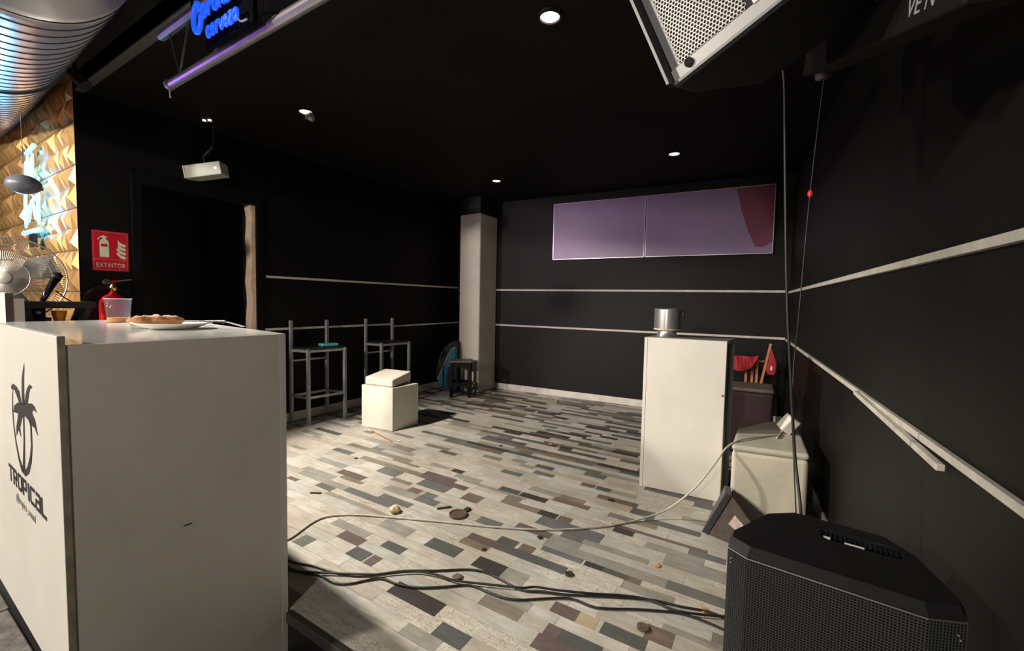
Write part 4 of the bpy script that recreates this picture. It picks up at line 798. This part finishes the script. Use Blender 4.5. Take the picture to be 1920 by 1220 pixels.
# ------------------------------------------------------------------ ottomans
def ottoman(name, label, pts, z, m, cat='ottoman', top=None):
    t = thing(name, label, cat, (sum(p[0] for p in pts)/4, sum(p[1] for p in pts)/4, 0))
    b = B(); prism(b, pts, 0.012, z-0.035); obj('body', b, m, t, bevel=0.022, seg=3)
    cx = sum(p[0] for p in pts)/4; cy = sum(p[1] for p in pts)/4
    tp = [(cx+(x-cx)*1.012, cy+(y-cy)*1.008) for x, y in pts]
    b = B(); prism(b, tp, z-0.035, z); obj('seat_top', b, top or m, t, bevel=0.016, seg=3)
    return t
CREAMT = mat('cream_top_worn', (0.50, 0.47, 0.38), 0.45, noise=0.18, nscale=5, bump=0.1, bscale=60)
ot = ottoman('ottoman', 'large cream leatherette ottoman bench against the right wall', [(-0.166, 2.74), (0.205, 2.80), (0.175, 3.52), (-0.160, 3.40)], 0.45, CREAM, top=CREAMT)
ot2 = ottoman('ottoman', 'dark maroon ottoman behind the cream one', [(-0.30, 4.05), (0.04, 4.08), (0.03, 4.42), (-0.30, 4.38)], 0.565, MAROON, top=TAUPE)
# wooden folding chairs with red canvas
fc2 = thing('folding_chair', 'folded wooden director chair with red canvas leaning on the back wall', 'folding chair', (-0.12, 5.0, 0))
for (xa, xb, za, zb, yy) in ((-0.16, -0.155, 0, 0.70, 5.0), (-0.115, -0.115, 0, 0.74, 5.0), (-0.20, -0.20, 0, 0.55, 5.03), (-0.15, -0.005, 0, 0.88, 4.95), (-0.215, -0.21, 0, 0.66, 4.99)):
    b = B(); sqtube(b, (xa, yy, za), (xb, yy+0.05, zb), 0.022); obj('slat', b, WOOD, fc2)
b = B(); sqtube(b, (-0.17, 4.98, 0.70), (-0.05, 4.98, 0.70), 0.018); obj('crossbar', b, WOOD, fc2)
b = B(); N_ = 12; A2 = []; B2 = []
for k in range(N_+1):
    x = -0.40+0.30*k/N_; A2.append(V((x, 4.93+0.01*math.sin(k*1.3), 0.745))); B2.append(V((x, 4.93+0.02*math.sin(k*0.9), 0.745-0.155*(1-((k/N_-0.45)/0.6)**2))))
vs1 = [b.verts.new(p) for p in A2]; vs2 = [b.verts.new(p) for p in B2]
for k in range(N_): b.faces.new((vs1[k], vs1[k+1], vs2[k+1], vs2[k]))
o = obj('canvas_seat', b, REDC, fc2); sm = o.modifiers.new('s', 'SOLIDIFY'); sm.thickness = 0.02
b = B(); pts = [(0.0, 0.85), (0.022, 0.80), (0.055, 0.70), (0.05, 0.60), (0.035, 0.575), (-0.02, 0.58), (-0.035, 0.62), (-0.01, 0.74)]
loft(b, [V((x, 4.90, z)) for x, z in pts], [V((x, 4.96, z)) for x, z in pts]); obj('canvas_back', b, REDC, fc2, bevel=0.008)
b = B(); loft(b, [V((0.0, 4.896, 0.63)), V((0.018, 4.896, 0.62)), V((0.02, 4.896, 0.66)), V((0.008, 4.896, 0.67))], [V((0.0, 4.9, 0.63)), V((0.018, 4.9, 0.62)), V((0.02, 4.9, 0.66)), V((0.008, 4.9, 0.67))]); obj('white_print', b, PAPER, fc2)

# adapter box on the cream ottoman + white cable
ad = thing('adapter_box', 'white plastic power adapter perched on the back of the cream ottoman', 'adapter', (0.09, 3.25, 0.45))
M = Matrix.Translation((0.115, 3.18, 0.515)) @ Matrix.Rotation(0.5, 4, 'Z') @ Matrix.Rotation(0.55, 4, 'Y') @ Matrix.Rotation(0.25, 4, 'X')
bx('shell', mat('white_plastic', (0.70, 0.66, 0.58), 0.4), -0.035, 0.035, -0.04, 0.04, -0.052, 0.052, ad, 0.010, M)
b = B(); tube(b, smooth_path([M @ V((0, 0, -0.05)), M @ V((0.005, 0, -0.075)), (0.07, 3.10, 0.458), (0.055, 3.02, 0.456)]), 0.006, 8); obj('lead', b, CABLEW, ad, smooth=True)
WCp = [(-2.17,1.175,0.006),(-2.10,1.20,0.006),(-2.078,1.244,0.006),(-2.128,1.447,0.006),(-2.015,1.573,0.006),(-1.789,1.686,0.006),(-1.531,1.801,0.006),(-1.25,1.919,0.006),(-0.991,2.058,0.006),(-0.757,2.253,0.006),(-0.6,2.442,0.012),(-0.47,2.56,0.06),(-0.34,2.60,0.20),(-0.25,2.64,0.34),(-0.195,2.72,0.43),(-0.13,2.84,0.458),(-0.02,3.0,0.457),(0.06,3.10,0.457)]
b = B(); tube(b, smooth_path(WCp, 6), 0.0055, 8); tag(obj('white_cable', b, CABLEW, smooth=True), 'off-white cable running from the ottoman across the stage floor', 'cable')
K1 = [(-2.15,1.13),(-1.99,1.12),(-1.876,1.132),(-1.779,1.164),(-1.645,1.19),(-1.537,1.231),(-1.462,1.299),(-1.389,1.372),(-1.265,1.455),(-1.154,1.538),(-1.069,1.567),(-0.975,1.56),(-0.874,1.552),(-0.782,1.594),(-0.692,1.635),(-0.519,1.73),(-0.38,1.8),(-0.272,1.824),(-0.179,1.853),(-0.11,1.852)]
K2 = [(-2.12,1.08),(-1.97,1.07),(-1.81,1.092),(-1.681,1.156),(-1.587,1.208),(-1.47,1.279),(-1.418,1.328),(-1.336,1.392),(-1.24,1.425),(-1.144,1.44),(-1.018,1.494),(-0.877,1.558),(-0.829,1.596),(-0.743,1.628),(-0.607,1.69),(-0.477,1.758),(-0.377,1.789),(-0.292,1.78),(-0.207,1.807),(-0.102,1.857)]
K3 = [(-2.1,1.15),(-1.92,1.10),(-1.767,1.11),(-1.691,1.14),(-1.582,1.144),(-1.52,1.181),(-1.485,1.227),(-1.437,1.277),(-1.347,1.289),(-1.254,1.322),(-1.158,1.393),(-1.078,1.455),(-0.984,1.462),(-0.906,1.47),(-0.835,1.505),(-0.683,1.615),(-0.563,1.627),(-0.415,1.711),(-0.29,1.773),(-0.231,1.788),(-0.162,1.788),(-0.096,1.781)]
for pts, z, lab in ((K1, 0.0055, 'black cable on the stage floor, the one bowing farthest from the stage edge'), (K2, 0.0110, 'black cable on the stage floor, the middle one of three'), (K3, 0.0055, 'black cable on the stage floor, the one nearest the stage edge')):
    b = B(); tube(b, smooth_path([(x, y, z) for x, y in pts], 4), 0.0048, 8); tag(obj('black_cable', b, CABLEB, smooth=True), lab, 'cable', 'black cables across the stage floor')

# ------------------------------------------------------------------ wedge monitor on the floor
wm = thing('stage_monitor', 'small brown carpeted wedge monitor leaning by the white cabinet', 'speaker', (-0.17, 2.62, 0))
WD_ = V((-0.145, 2.61, 0.20)); a3 = V((-0.245, 2.50, 0.0)); b3 = V((-0.125, 2.462, 0.0)); c3 = V((-0.005, 2.66, 0.055)); d3 = V((-0.15, 2.66, 0.178))
ofs = V((0.02, 0.10, 0.0))
_n = (V((-0.10, 2.455, 0.003))-V((-0.245, 2.50, 0.004))).cross(WD_-V((-0.245, 2.50, 0.004))).normalized(); _c = V((0.005, 2.60, 0.075)); CC3 = _c+V((0, 1, 0))*((V((-0.245, 2.50, 0.004))-_c).dot(_n)/_n.y)
side = [a3+V((0.012,0,0.002)), b3+V((0,0,0.002)), c3, d3]
b = B(); 
loft(b, [a3+V((0.0,0,0.004)), V((-0.10, 2.455, 0.003)), CC3, V((-0.145, 2.61, 0.20))], [V((-0.225, 2.72, 0.003)), V((-0.04, 2.70, 0.003)), V((0.03, 2.715, 0.075)), V((-0.15, 2.72, 0.20))])
obj('cabinet', b, CARPET, wm, bevel=0.004)
b = B(); u = (V((-0.145, 2.61, 0.20))-a3).normalized()
g0 = a3+V((-0.002, -0.002, 0.004)); g1 = V((-0.147, 2.608, 0.205)); g2 = V((-0.160, 2.725, 0.205)); g3 = V((-0.232, 2.725, 0.004)); off = V((-0.032, -0.016, 0.012))
loft(b, [g0, g1, g2, g3], [g0+off, g1+off, g2+off, g3+off]); obj('grille', b, GRILLG, wm, bevel=0.003)
b = B(); fcn = [a3, V((-0.10, 2.455, 0.003)), CC3, V((-0.145, 2.61, 0.20))]
def bil(u, v): return (fcn[0]*(1-u)+fcn[1]*u)*(1-v)+(fcn[3]*(1-u)+fcn[2]*u)*v
nn = (fcn[1]-fcn[0]).cross(fcn[3]-fcn[0]).normalized(); nn = nn if nn.y < 0 else -nn
loft(b, [bil(u, v)+nn*0.001 for u, v in ((.30, .48), (.60, .48), (.60, .76), (.30, .76))], [bil(u, v)+nn*0.0025 for u, v in ((.30, .48), (.60, .48), (.60, .76), (.30, .76))]); obj('sticker', b, STICK, wm)

# ------------------------------------------------------------------ floor PA speaker
ps = thing('floor_speaker', 'big black loudspeaker with metal grille, bottom right foreground', 'speaker', (0.15, 1.3, 0))
ZP = 0.66
FL = V((-0.071, 1.18, 0)); FR_ = V((0.352, 1.140, 0)); 
u_ = (FR_-FL).normalized(); n_b = V((-u_.y, u_.x, 0))
Wp = (FR_-FL).length
prof = [(0.0, 0.0), (0.038, -0.030), (Wp-0.085, -0.030), (Wp, 0.0), (Wp+0.012, 0.045), (Wp-0.03, 0.17), (Wp-0.13, 0.30), (0.17, 0.30), (0.085, 0.27), (0.0, 0.10)]
prof = [(0.0, 0.012), (0.045, -0.012), (Wp-0.06, -0.012), (Wp, 0.02), (Wp+0.004, 0.06), (Wp-0.045, 0.22), (Wp-0.10, 0.295), (0.115, 0.30), (0.055, 0.24), (-0.004, 0.06)]
W2 = lambda u, v, z: FL+u_*u+n_b*v+V((0,0,z))
b = B(); loft(b, [W2(u, v, 0.003) for u, v in prof], [W2(u, v, ZP-0.02) for u, v in prof]); obj('cabinet', b, BLK, ps, bevel=0.004)
prof2 = [(0.006, 0.03), (0.05, 0.006), (Wp-0.065, 0.006), (Wp-0.008, 0.032), (Wp-0.006, 0.065), (Wp-0.055, 0.215), (Wp-0.11, 0.28), (0.125, 0.285), (0.065, 0.23), (0.004, 0.065)]
# top moulding with carrying recess: ring of quads around an open slot
cx0, cx1, cy0, cy1 = 0.19, 0.345, 0.175, 0.225
b = B()
inner = [(cx0, cy0), (cx0+0.012, cy0-0.006), (cx1-0.012, cy0-0.006), (cx1, cy0), (cx1+0.004, cy0+0.012), (cx1, cy1), (cx1-0.012, cy1+0.006), (cx0+0.012, cy1+0.006), (cx0, cy1), (cx0-0.004, cy0+0.012)]
lo = [b.verts.new(W2(u, v, ZP-0.02)) for u, v in prof]; to = [b.verts.new(W2(u, v, ZP)) for u, v in prof2]; ti = [b.verts.new(W2(u, v, ZP)) for u, v in inner]; bi = [b.verts.new(W2(u, v, ZP-0.05)) for u, v in inner]
for k in range(10):
    j = (k+1) % 10
    for A3, B3 in ((lo, to), (to, ti), (ti, bi)): b.faces.new((A3[k], A3[j], B3[j], B3[k]))
b.faces.new(bi)
obj('top_moulding', b, BLK, ps)
b = B(); box(b, 0, 1, 0, 1, 0, 1); b.free()
b = B()
for k in range(15):
    u = cx0+0.008+k*(cx1-cx0-0.016)/14; p = W2(u, cy1-0.002, ZP-0.002); q = W2(u, cy1-0.026, ZP-0.008); sqtube(b, p, q, 0.0055)
tube(b, [W2(cx0, cy1-0.004, ZP-0.001), W2(cx1, cy1-0.004, ZP-0.001)], 0.003, 6); o = obj('handle_ribs', b, GLOSSB, ps)
for (ua, ub, va, vb) in ((0.192, 0.207, 0.172, 0.192), (0.236, 0.275, 0.172, 0.186)):
    b = B(); loft(b, [W2(ua, va, ZP-0.006), W2(ub, va, ZP-0.006), W2(ub, vb, ZP-0.006), W2(ua, vb, ZP-0.006)], [W2(ua, va, ZP-0.003), W2(ub, va, ZP-0.003), W2(ub, vb, ZP-0.003), W2(ua, vb, ZP-0.003)]); obj('white_label', b, PAPER, ps)
# grille: woven bars in front of the baffle
b = B(); F = [(0.001, 0.010), (0.046, -0.0155), (Wp-0.061, -0.0155), (Wp-0.001, 0.017)]
def fpnt(s):
    acc = 0
    for (p, q) in zip(F, F[1:]):
        L = math.hypot(q[0]-p[0], q[1]-p[1])
        if s <= acc+L+1e-9: t = (s-acc)/L; return p[0]+(q[0]-p[0])*t, p[1]+(q[1]-p[1])*t
        acc += L
    return F[-1]
LT = sum(math.hypot(q[0]-p[0], q[1]-p[1]) for p, q in zip(F, F[1:]))
nc = 74
for k in range(nc+1):
    u, v = fpnt(LT*k/nc); p = W2(u, v-0.003, 0.02); q = W2(u, v-0.003, ZP-0.022); sqtube(b, p, q, 0.0017)
for k in range(0, 100):
    z = 0.025+k*0.0062
    if z > ZP-0.024: break
    pts = [W2(u, v-0.0035, z) for u, v in F]
    for p, q in zip(pts, pts[1:]): sqtube(b, p, q, 0.0019)
GB = mat('black_grille_wire', (0.05, 0.05, 0.052), 0.4, 0.3)
o = obj('grille', b, GB, ps); o['kind'] = 'stuff'
b = B(); tube(b, [W2(u, v-0.004, ZP-0.020) for u, v in F], 0.0022, 6); o = obj('grille_lip', b, mat('dark_steel_lip', (0.09, 0.09, 0.09), 0.35, 0.4), ps)
for (s, z) in ((0.010, ZP-0.042), (0.010, ZP-0.052), (LT-0.014, ZP-0.045), (LT-0.010, ZP-0.055)):
    u, v = fpnt(s); b = B(); c_ = W2(u, v-0.006, z); bmesh.ops.create_uvsphere(b, u_segments=10, v_segments=6, radius=0.0022, matrix=Matrix.Translation(c_)); obj('screw', b, CHROME, ps)

# ------------------------------------------------------------------ hanging PA speaker
e1v = Rm @ V((-68, 9.5, 170)).normalized(); e2v = Rm @ V((142, -177, 67)).normalized(); e3v = Rm @ V((117, 110, 41)).normalized()
e1v = (e1v - e2v*e1v.dot(e2v)).normalized(); e3v = e1v.cross(e2v); e3v = e3v if e3v.y > 0 else -e3v
P0 = V((-0.212, 1.058, 1.749))
H3 = lambda u, w_, d_: P0 + e2v*u + e1v*w_ + e3v*d_      # u across, w up, d into the box
hs = thing('hanging_speaker', 'loudspeaker with pale perforated grille hung from the ceiling, top right', 'speaker', P0)
HW, HH, HD = 0.40, 0.66, 0.36
fr = [(0, 0.0), (HW, 0.0), (HW, 0.10), (HW*0.80, HD), (HW*0.20, HD), (0, 0.10)]
b = B(); loft(b, [H3(u, 0, d_) for u, d_ in fr], [H3(u, HH, d_) for u, d_ in fr]); obj('cabinet', b, BLK, hs, bevel=0.004)
# front frame: lip around + baffle
def fb(u0, u1, w0, w1, d0, d1): bm = B(); loft(bm, [H3(u0, w0, d0), H3(u1, w0, d0), H3(u1, w1, d0), H3(u0, w1, d0)], [H3(u0, w0, d1), H3(u1, w0, d1), H3(u1, w1, d1), H3(u0, w1, d1)]); return bm
LIPM = mat('grey_lip', (0.16, 0.16, 0.165), 0.4)
obj('lip', fb(0, 0.005, 0, HH, -0.050, 0), BLK, hs); obj('lip_edge', fb(0, 0.006, 0, HH, -0.053, -0.050), LIPM, hs); obj('lip', fb(0, HW, 0, 0.006, -0.022, 0), LIPM, hs); obj('lip', fb(HW-0.006, HW, 0, HH, -0.022, 0), LIPM, hs)  # left lip blackened to carry the shaded band; other lips grey
obj('baffle', fb(0.006, HW-0.006, 0.006, HH, -0.004, -0.001), PAF, hs)
# perforated grille sheet: real holes
b = B(); gx0, gx1, gz0, gz1 = 0.030, HW-0.03, 0.040, 0.60
pw = 0.0078; cols_ = int((gx1-gx0)/pw); rows_ = int((gz1-gz0)/(pw*0.87))
for j in range(rows_):
    for i in range(cols_):
        u = gx0+(i+0.5*(j % 2))*pw; w_ = gz0+j*pw*0.87
        if 0.175 < u < 0.315 and w_ < 0.125: continue
        o_ = [b.verts.new(H3(u+0.5*pw*math.cos(math.radians(60*k+30))*1.155, w_+0.5*pw*math.sin(math.radians(60*k+30))*1.155, -0.012)) for k in range(6)]
        i_ = [b.verts.new(H3(u+0.36*pw*math.cos(math.radians(60*k+30))*1.155, w_+0.36*pw*math.sin(math.radians(60*k+30))*1.155, -0.012)) for k in range(6)]
        for k in range(6): b.faces.new((o_[k], o_[(k+1)%6], i_[(k+1)%6], i_[k]))
o = obj('grille', b, WGRILLE, hs); o['kind'] = 'stuff'
obj('grille_backing', fb(0.028, HW-0.028, 0.038, 0.602, -0.0068, -0.0045), mat('grille_foam', (0.03, 0.028, 0.025), 0.9), hs)
PAB = mat('pale_lower_strip', (0.33, 0.325, 0.31), 0.35)
obj('lower_strip', fb(0.006, HW-0.006, 0.006, 0.034, -0.014, -0.004), PAB, hs)
b = B(); c_ = [H3(0.245+0.055*max(-.8, min(.8, 1.2*math.cos(math.radians(t))))*1.25, 0.073+0.05*max(-.8, min(.8, 1.2*math.sin(math.radians(t)))), -0.013) for t in range(0, 360, 15)]; loft(b, c_, [p-e3v*0.004 for p in c_]); obj('badge', b, mat('white_badge', (0.75, 0.74, 0.7), 0.35), hs)
b = B(); lathe(b, [(0.001, 0), (0.0095, 0), (0.0095, 0.006), (0.001, 0.006)], n=20, M=Matrix(((e2v[0], e1v[0], -e3v[0], H3(0.048, 0.024, -0.0145)[0]), (e2v[1], e1v[1], -e3v[1], H3(0.048, 0.024, -0.0145)[1]), (e2v[2], e1v[2], -e3v[2], H3(0.048, 0.024, -0.0145)[2]), (0,0,0,1)))); obj('screw', b, FRB, hs)
b = B(); tube(b, [H3(0.2, HH*0.6, HD), (0.05, 1.62, CZ-0.15), (0.05, 1.62, CZ)], 0.014, 10); obj('bracket', b, BLK, hs)
# dark arm with lettering beyond it
am = thing('slanted_beam', 'dark square beam with faint white letters slanting from the right wall', 'beam', (0.2, 1.3, 1.9))
Aa = V((0.090, 1.68, 2.030)); Ab = V((0.262, 0.90, 1.74)); 
b = B(); sqtube(b, Aa, Ab+(Ab-Aa)*0.0, 0.085); obj('beam', b, mat('dark_brown_black', (0.007, 0.006, 0.006), 0.7, spec=0.2), am, bevel=0.006)
b = B(); tube(b, [Aa+V((0.0, -0.01, 0.07)), Aa+V((0.012, 0.0, -0.06))], [0.028, 0.022], 14); obj('end_socket', b, mat('dusky_metal', (0.16, 0.13, 0.14), 0.4, 0.5), am, smooth=True)
b = B(); tube(b, [Aa+V((0.0, 0.02, 0.05)), (0.10, 1.75, CZ)], 0.02, 10); obj('hanger', b, BLK2, am)
ex = (Ab-Aa).normalized(); vw = (V((0,0,1.25))-(Aa+Ab)/2).normalized(); ez = V((0,0,1)); ez = (ez-ex*ez.dot(ex)).normalized(); en = ex.cross(ez)
fo = Aa.lerp(Ab, 0.79)+en*0.0435-ez*0.022
if en.dot(vw) < 0: en = -en; fo = Aa.lerp(Ab, 0.79)+en*0.0435-ez*0.022
Mt = Matrix(((ex[0], ez[0], en[0], fo[0]), (ex[1], ez[1], en[1], fo[1]), (ex[2], ez[2], en[2], fo[2]), (0,0,0,1)))
obj('lettering', text_mesh('VE N', 0.045, 0.0004, Mt), mat('faint_grey_print', (0.30, 0.30, 0.31), 0.6), am)
# hanging cables
b = B(); tube(b, smooth_path([(-0.02, 1.60, 2.02), (-0.004, 1.6, 1.954), (0.010, 1.6, 1.708), (0.033, 1.6, 1.309), (0.056, 1.6, 1.041), (0.079, 1.6, 0.789), (0.103, 1.55, 0.60), (0.12, 1.52, 0.30), (0.13, 1.50, 0.05)], 5), 0.0042, 8); tag(obj('hanging_cable', b, CABLEB, smooth=True), 'thick black cable hanging straight down to the floor speaker', 'cable')
hc = thing('knotted_string', 'thin cord with a red knot hanging from the beam end', 'cord', (0.08, 1.8, 1.6))
b = B(); tube(b, smooth_path([(0.11, 1.8, 2.07), (0.11, 1.8, 2.028), (0.09, 1.8, 1.646), (0.077, 1.8, 1.205), (0.071, 1.8, 1.035), (0.075, 1.75, 0.85), (0.085, 1.7, 0.7), (0.11, 1.66, 0.4), (0.14, 1.62, 0.01)], 5), 0.0022, 6); obj('cord', b, CABLEB, hc, smooth=True)
b = B(); bmesh.ops.create_uvsphere(b, u_segments=12, v_segments=8, radius=0.009, matrix=Matrix.Translation((0.090, 1.8, 1.640)) @ Matrix.Diagonal((0.9, 0.9, 1.5, 1))); o = obj('red_knot', b, mat('bright_red_tape', (0.8, 0.03, 0.04), 0.5), hc, smooth=True); o['label'] = 'small bright red knot'

# ------------------------------------------------------------------ screens on the back wall, purple reflections in their colour
for i, (x0, x1, lab) in enumerate(((-2.51, -1.345, 'left purple-lit flat screen high on the back wall'), (-1.335, -0.035, 'right purple-lit flat screen with a painted wine-red reflection'))):
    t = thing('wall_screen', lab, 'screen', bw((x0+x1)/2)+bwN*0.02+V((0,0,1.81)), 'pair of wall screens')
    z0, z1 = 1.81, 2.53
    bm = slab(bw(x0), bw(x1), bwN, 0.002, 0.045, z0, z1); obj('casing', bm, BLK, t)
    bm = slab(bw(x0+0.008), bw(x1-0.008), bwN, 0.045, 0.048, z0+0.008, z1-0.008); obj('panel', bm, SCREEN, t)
    bm = slab(bw(x0), bw(x1), bwN, 0.045, 0.050, z0, z0+0.007); obj('edge_strip', bm, ALU, t)
    bm = slab(bw(x0), bw(x1), bwN, 0.045, 0.050, z1-0.006, z1); obj('edge_strip', bm, ALU, t)
    bm = slab(bw(x0), bw(x0+0.007), bwN, 0.045, 0.050, z0, z1); obj('edge_strip', bm, ALU, t)
    bm = slab(bw(x1-0.007), bw(x1), bwN, 0.045, 0.050, z0, z1); obj('edge_strip', bm, ALU, t)
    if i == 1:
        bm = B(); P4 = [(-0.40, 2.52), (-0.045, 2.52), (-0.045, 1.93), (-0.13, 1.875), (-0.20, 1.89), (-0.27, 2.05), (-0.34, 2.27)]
        loft(bm, [bw(x)+bwN*0.0482+V((0,0,z)) for x, z in P4], [bw(x)+bwN*0.0492+V((0,0,z)) for x, z in P4]); o = obj('red_reflection', bm, DARKRED, t); o['label'] = 'painted wine-red reflection at the right end'

# ------------------------------------------------------------------ debris
def blob(name, x, y, r, m, label, cat, h=0.3, seed=0, grp=None):
    rnd = random.Random(seed); b = B(); bmesh.ops.create_icosphere(b, subdivisions=2, radius=1)
    for v in b.verts: v.co *= 1+rnd.uniform(-0.28, 0.28); v.co = V((v.co.x*r, v.co.y*r*rnd.uniform(0.95, 1.05), v.co.z*r*h))
    zmin = min(v.co.z for v in b.verts); bmesh.ops.translate(b, vec=(x, y, -zmin+0.001), verts=b.verts)
    return tag(obj(name, b, m), label, cat, grp)
blob('crumpled_paper', -1.844, 1.738, 0.030, mat('yellowed_paper', (0.66, 0.58, 0.32), 0.6, noise=0.5, nscale=70), 'crumpled yellowish wrapper on the floor beside the white cable', 'litter', 0.6, 3)
ld = thing('round_lid', 'brown round lid with a dark tab on the floor planks', 'lid', (-1.515, 1.935, 0))
b = B(); lathe(b, [(0.001, 0.001), (0.052, 0.001), (0.053, 0.012), (0.046, 0.014), (0.044, 0.009), (0.001, 0.009)], (-1.512, 1.915, 0), 32); obj('disc', b, BROWNL, ld, smooth=False)
b = B(); box(b, -1.520, -1.488, 1.972, 2.012, 0.001, 0.012); obj('tab', b, DIRT, ld, bevel=0.003)
b = B(); M = Matrix.Translation((-1.635, 1.935, 0.001)) @ Matrix.Rotation(0.9, 4, 'Z'); box(b, -0.042, 0.042, -0.008, 0.008, 0, 0.006, M); tag(obj('black_strip', b, DIRT), 'short black strip left of the round lid', 'litter')
b = B(); M = Matrix.Translation((-2.442, 1.631, 0.001)) @ Matrix.Rotation(0.5, 4, 'Z'); box(b, -0.035, 0.035, -0.007, 0.007, 0, 0.006, M); tag(obj('black_strip', b, DIRT), 'short black strip near the right edge of the counter', 'litter')
for i, (nm, x, y, r, m, lab) in enumerate((('dark_scrap', -0.746, 1.77, 0.020, DIRT, 'dark curled scrap above the black cables'), ('dark_scrap', -1.187, 1.718, 0.011, DIRT, 'small dark scrap left of the middle of the floor'),
    ('dark_scrap', -1.0, 1.969, 0.016, DIRT, 'dark scrap just below the white cable'), ('dark_scrap', -0.826, 2.599, 0.018, DIRT, 'dark scrap on a brown plank left of the white cabinet'),
    ('leaf_bit', -0.419, 2.065, 0.018, LEAF, 'orange crisp-like bit on the pale planks left of the floor speaker'), ('brown_scrap', -0.373, 1.624, 0.022, BROWNL, 'brown scrap at the bottom near the floor speaker'),
    ('tan_scrap', -0.19, 1.862, 0.016, LEAF, 'tan scrap where the cables reach the floor speaker'), ('grey_scrap', -1.164, 1.473, 0.022, mat('olive_scrap', (0.12, 0.10, 0.07), 0.8), 'olive scrap between the black cables'),
    ('white_bit', -2.765, 2.651, 0.014, PAPER, 'tiny white bit in front of the white cube'), ('dark_scrap', -3.872, 3.966, 0.03, DIRT, 'dark scrap near the left baseboard behind the white cube'),
    ('dark_scrap', -2.73, 2.17, 0.013, DIRT, 'dark crumb on the floor between counter and white cube'), ('leaf_bit', -1.62, 3.34, 0.018, LEAF, 'orange bit on the far planks'),
    ('leaf_bit', -2.3, 4.9, 0.03, mat('yellow_bit', (0.5, 0.35, 0.1), 0.6), 'yellow scrap against the back baseboard'), ('dark_scrap', -1.96, 3.06, 0.014, DIRT, 'dark crumb on the far middle of the floor'))):
    blob(nm, x, y, r, m, lab, 'litter', 0.2, i+10, 'litter on the stage floor')
b = B(); M = Matrix.Translation((-2.92, 2.64, 0.001)) @ Matrix.Rotation(-0.28, 4, 'Z'); box(b, -0.30, 0.12, -0.006, 0.006, 0, 0.005, M); tag(obj('wooden_stick', b, WOOD), 'thin brown stick on the floor in front of the white cube', 'stick')

# stage lamp housing on the bulkhead, behind the duct
sl2 = thing('stage_lamp', 'black stage lamp can hung at the bulkhead corner behind the air duct', 'lamp', (-3.64, 0.86, 2.5))
dl = (V((-1.6, 2.7, 0.0))-V((-3.62, 0.92, 2.50))).normalized(); cc = V((-3.62, 0.92, 2.50))
b = B(); tube(b, [cc-dl*0.012, cc-dl*0.13], [0.035, 0.025], 18); obj('can', b, BLK2, sl2)
b = B(); tube(b, [cc-dl*0.08, V((-3.70, 0.88, 2.70)), V((-3.70, 0.972, 2.72))], 0.008, 8); obj('yoke', b, BLK2, sl2)
# fixtures of the hall lamps and the added fill (above and behind the camera)
for i, (x, y, z, p) in enumerate(LAMPS):
    t = thing('hall_or_fill_lamp', ['square hall lamp on a long stem, farthest left, near the gold wall', 'square hall lamp on a long stem, the middle one behind the camera', 'square added fill lamp on a long stem, lowest, directly behind the camera'][i], 'lamp', (x, y, z), 'hall ceiling lamps and added fill lamp')
    bx('housing', BLK, x-0.15, x+0.15, y-0.15, y+0.02, z+0.06, z+0.16, t); b = B(); tube(b, [(x, y, z+0.16), (x, y, HZ)], 0.01, 8); obj('stem', b, BLK2, t)
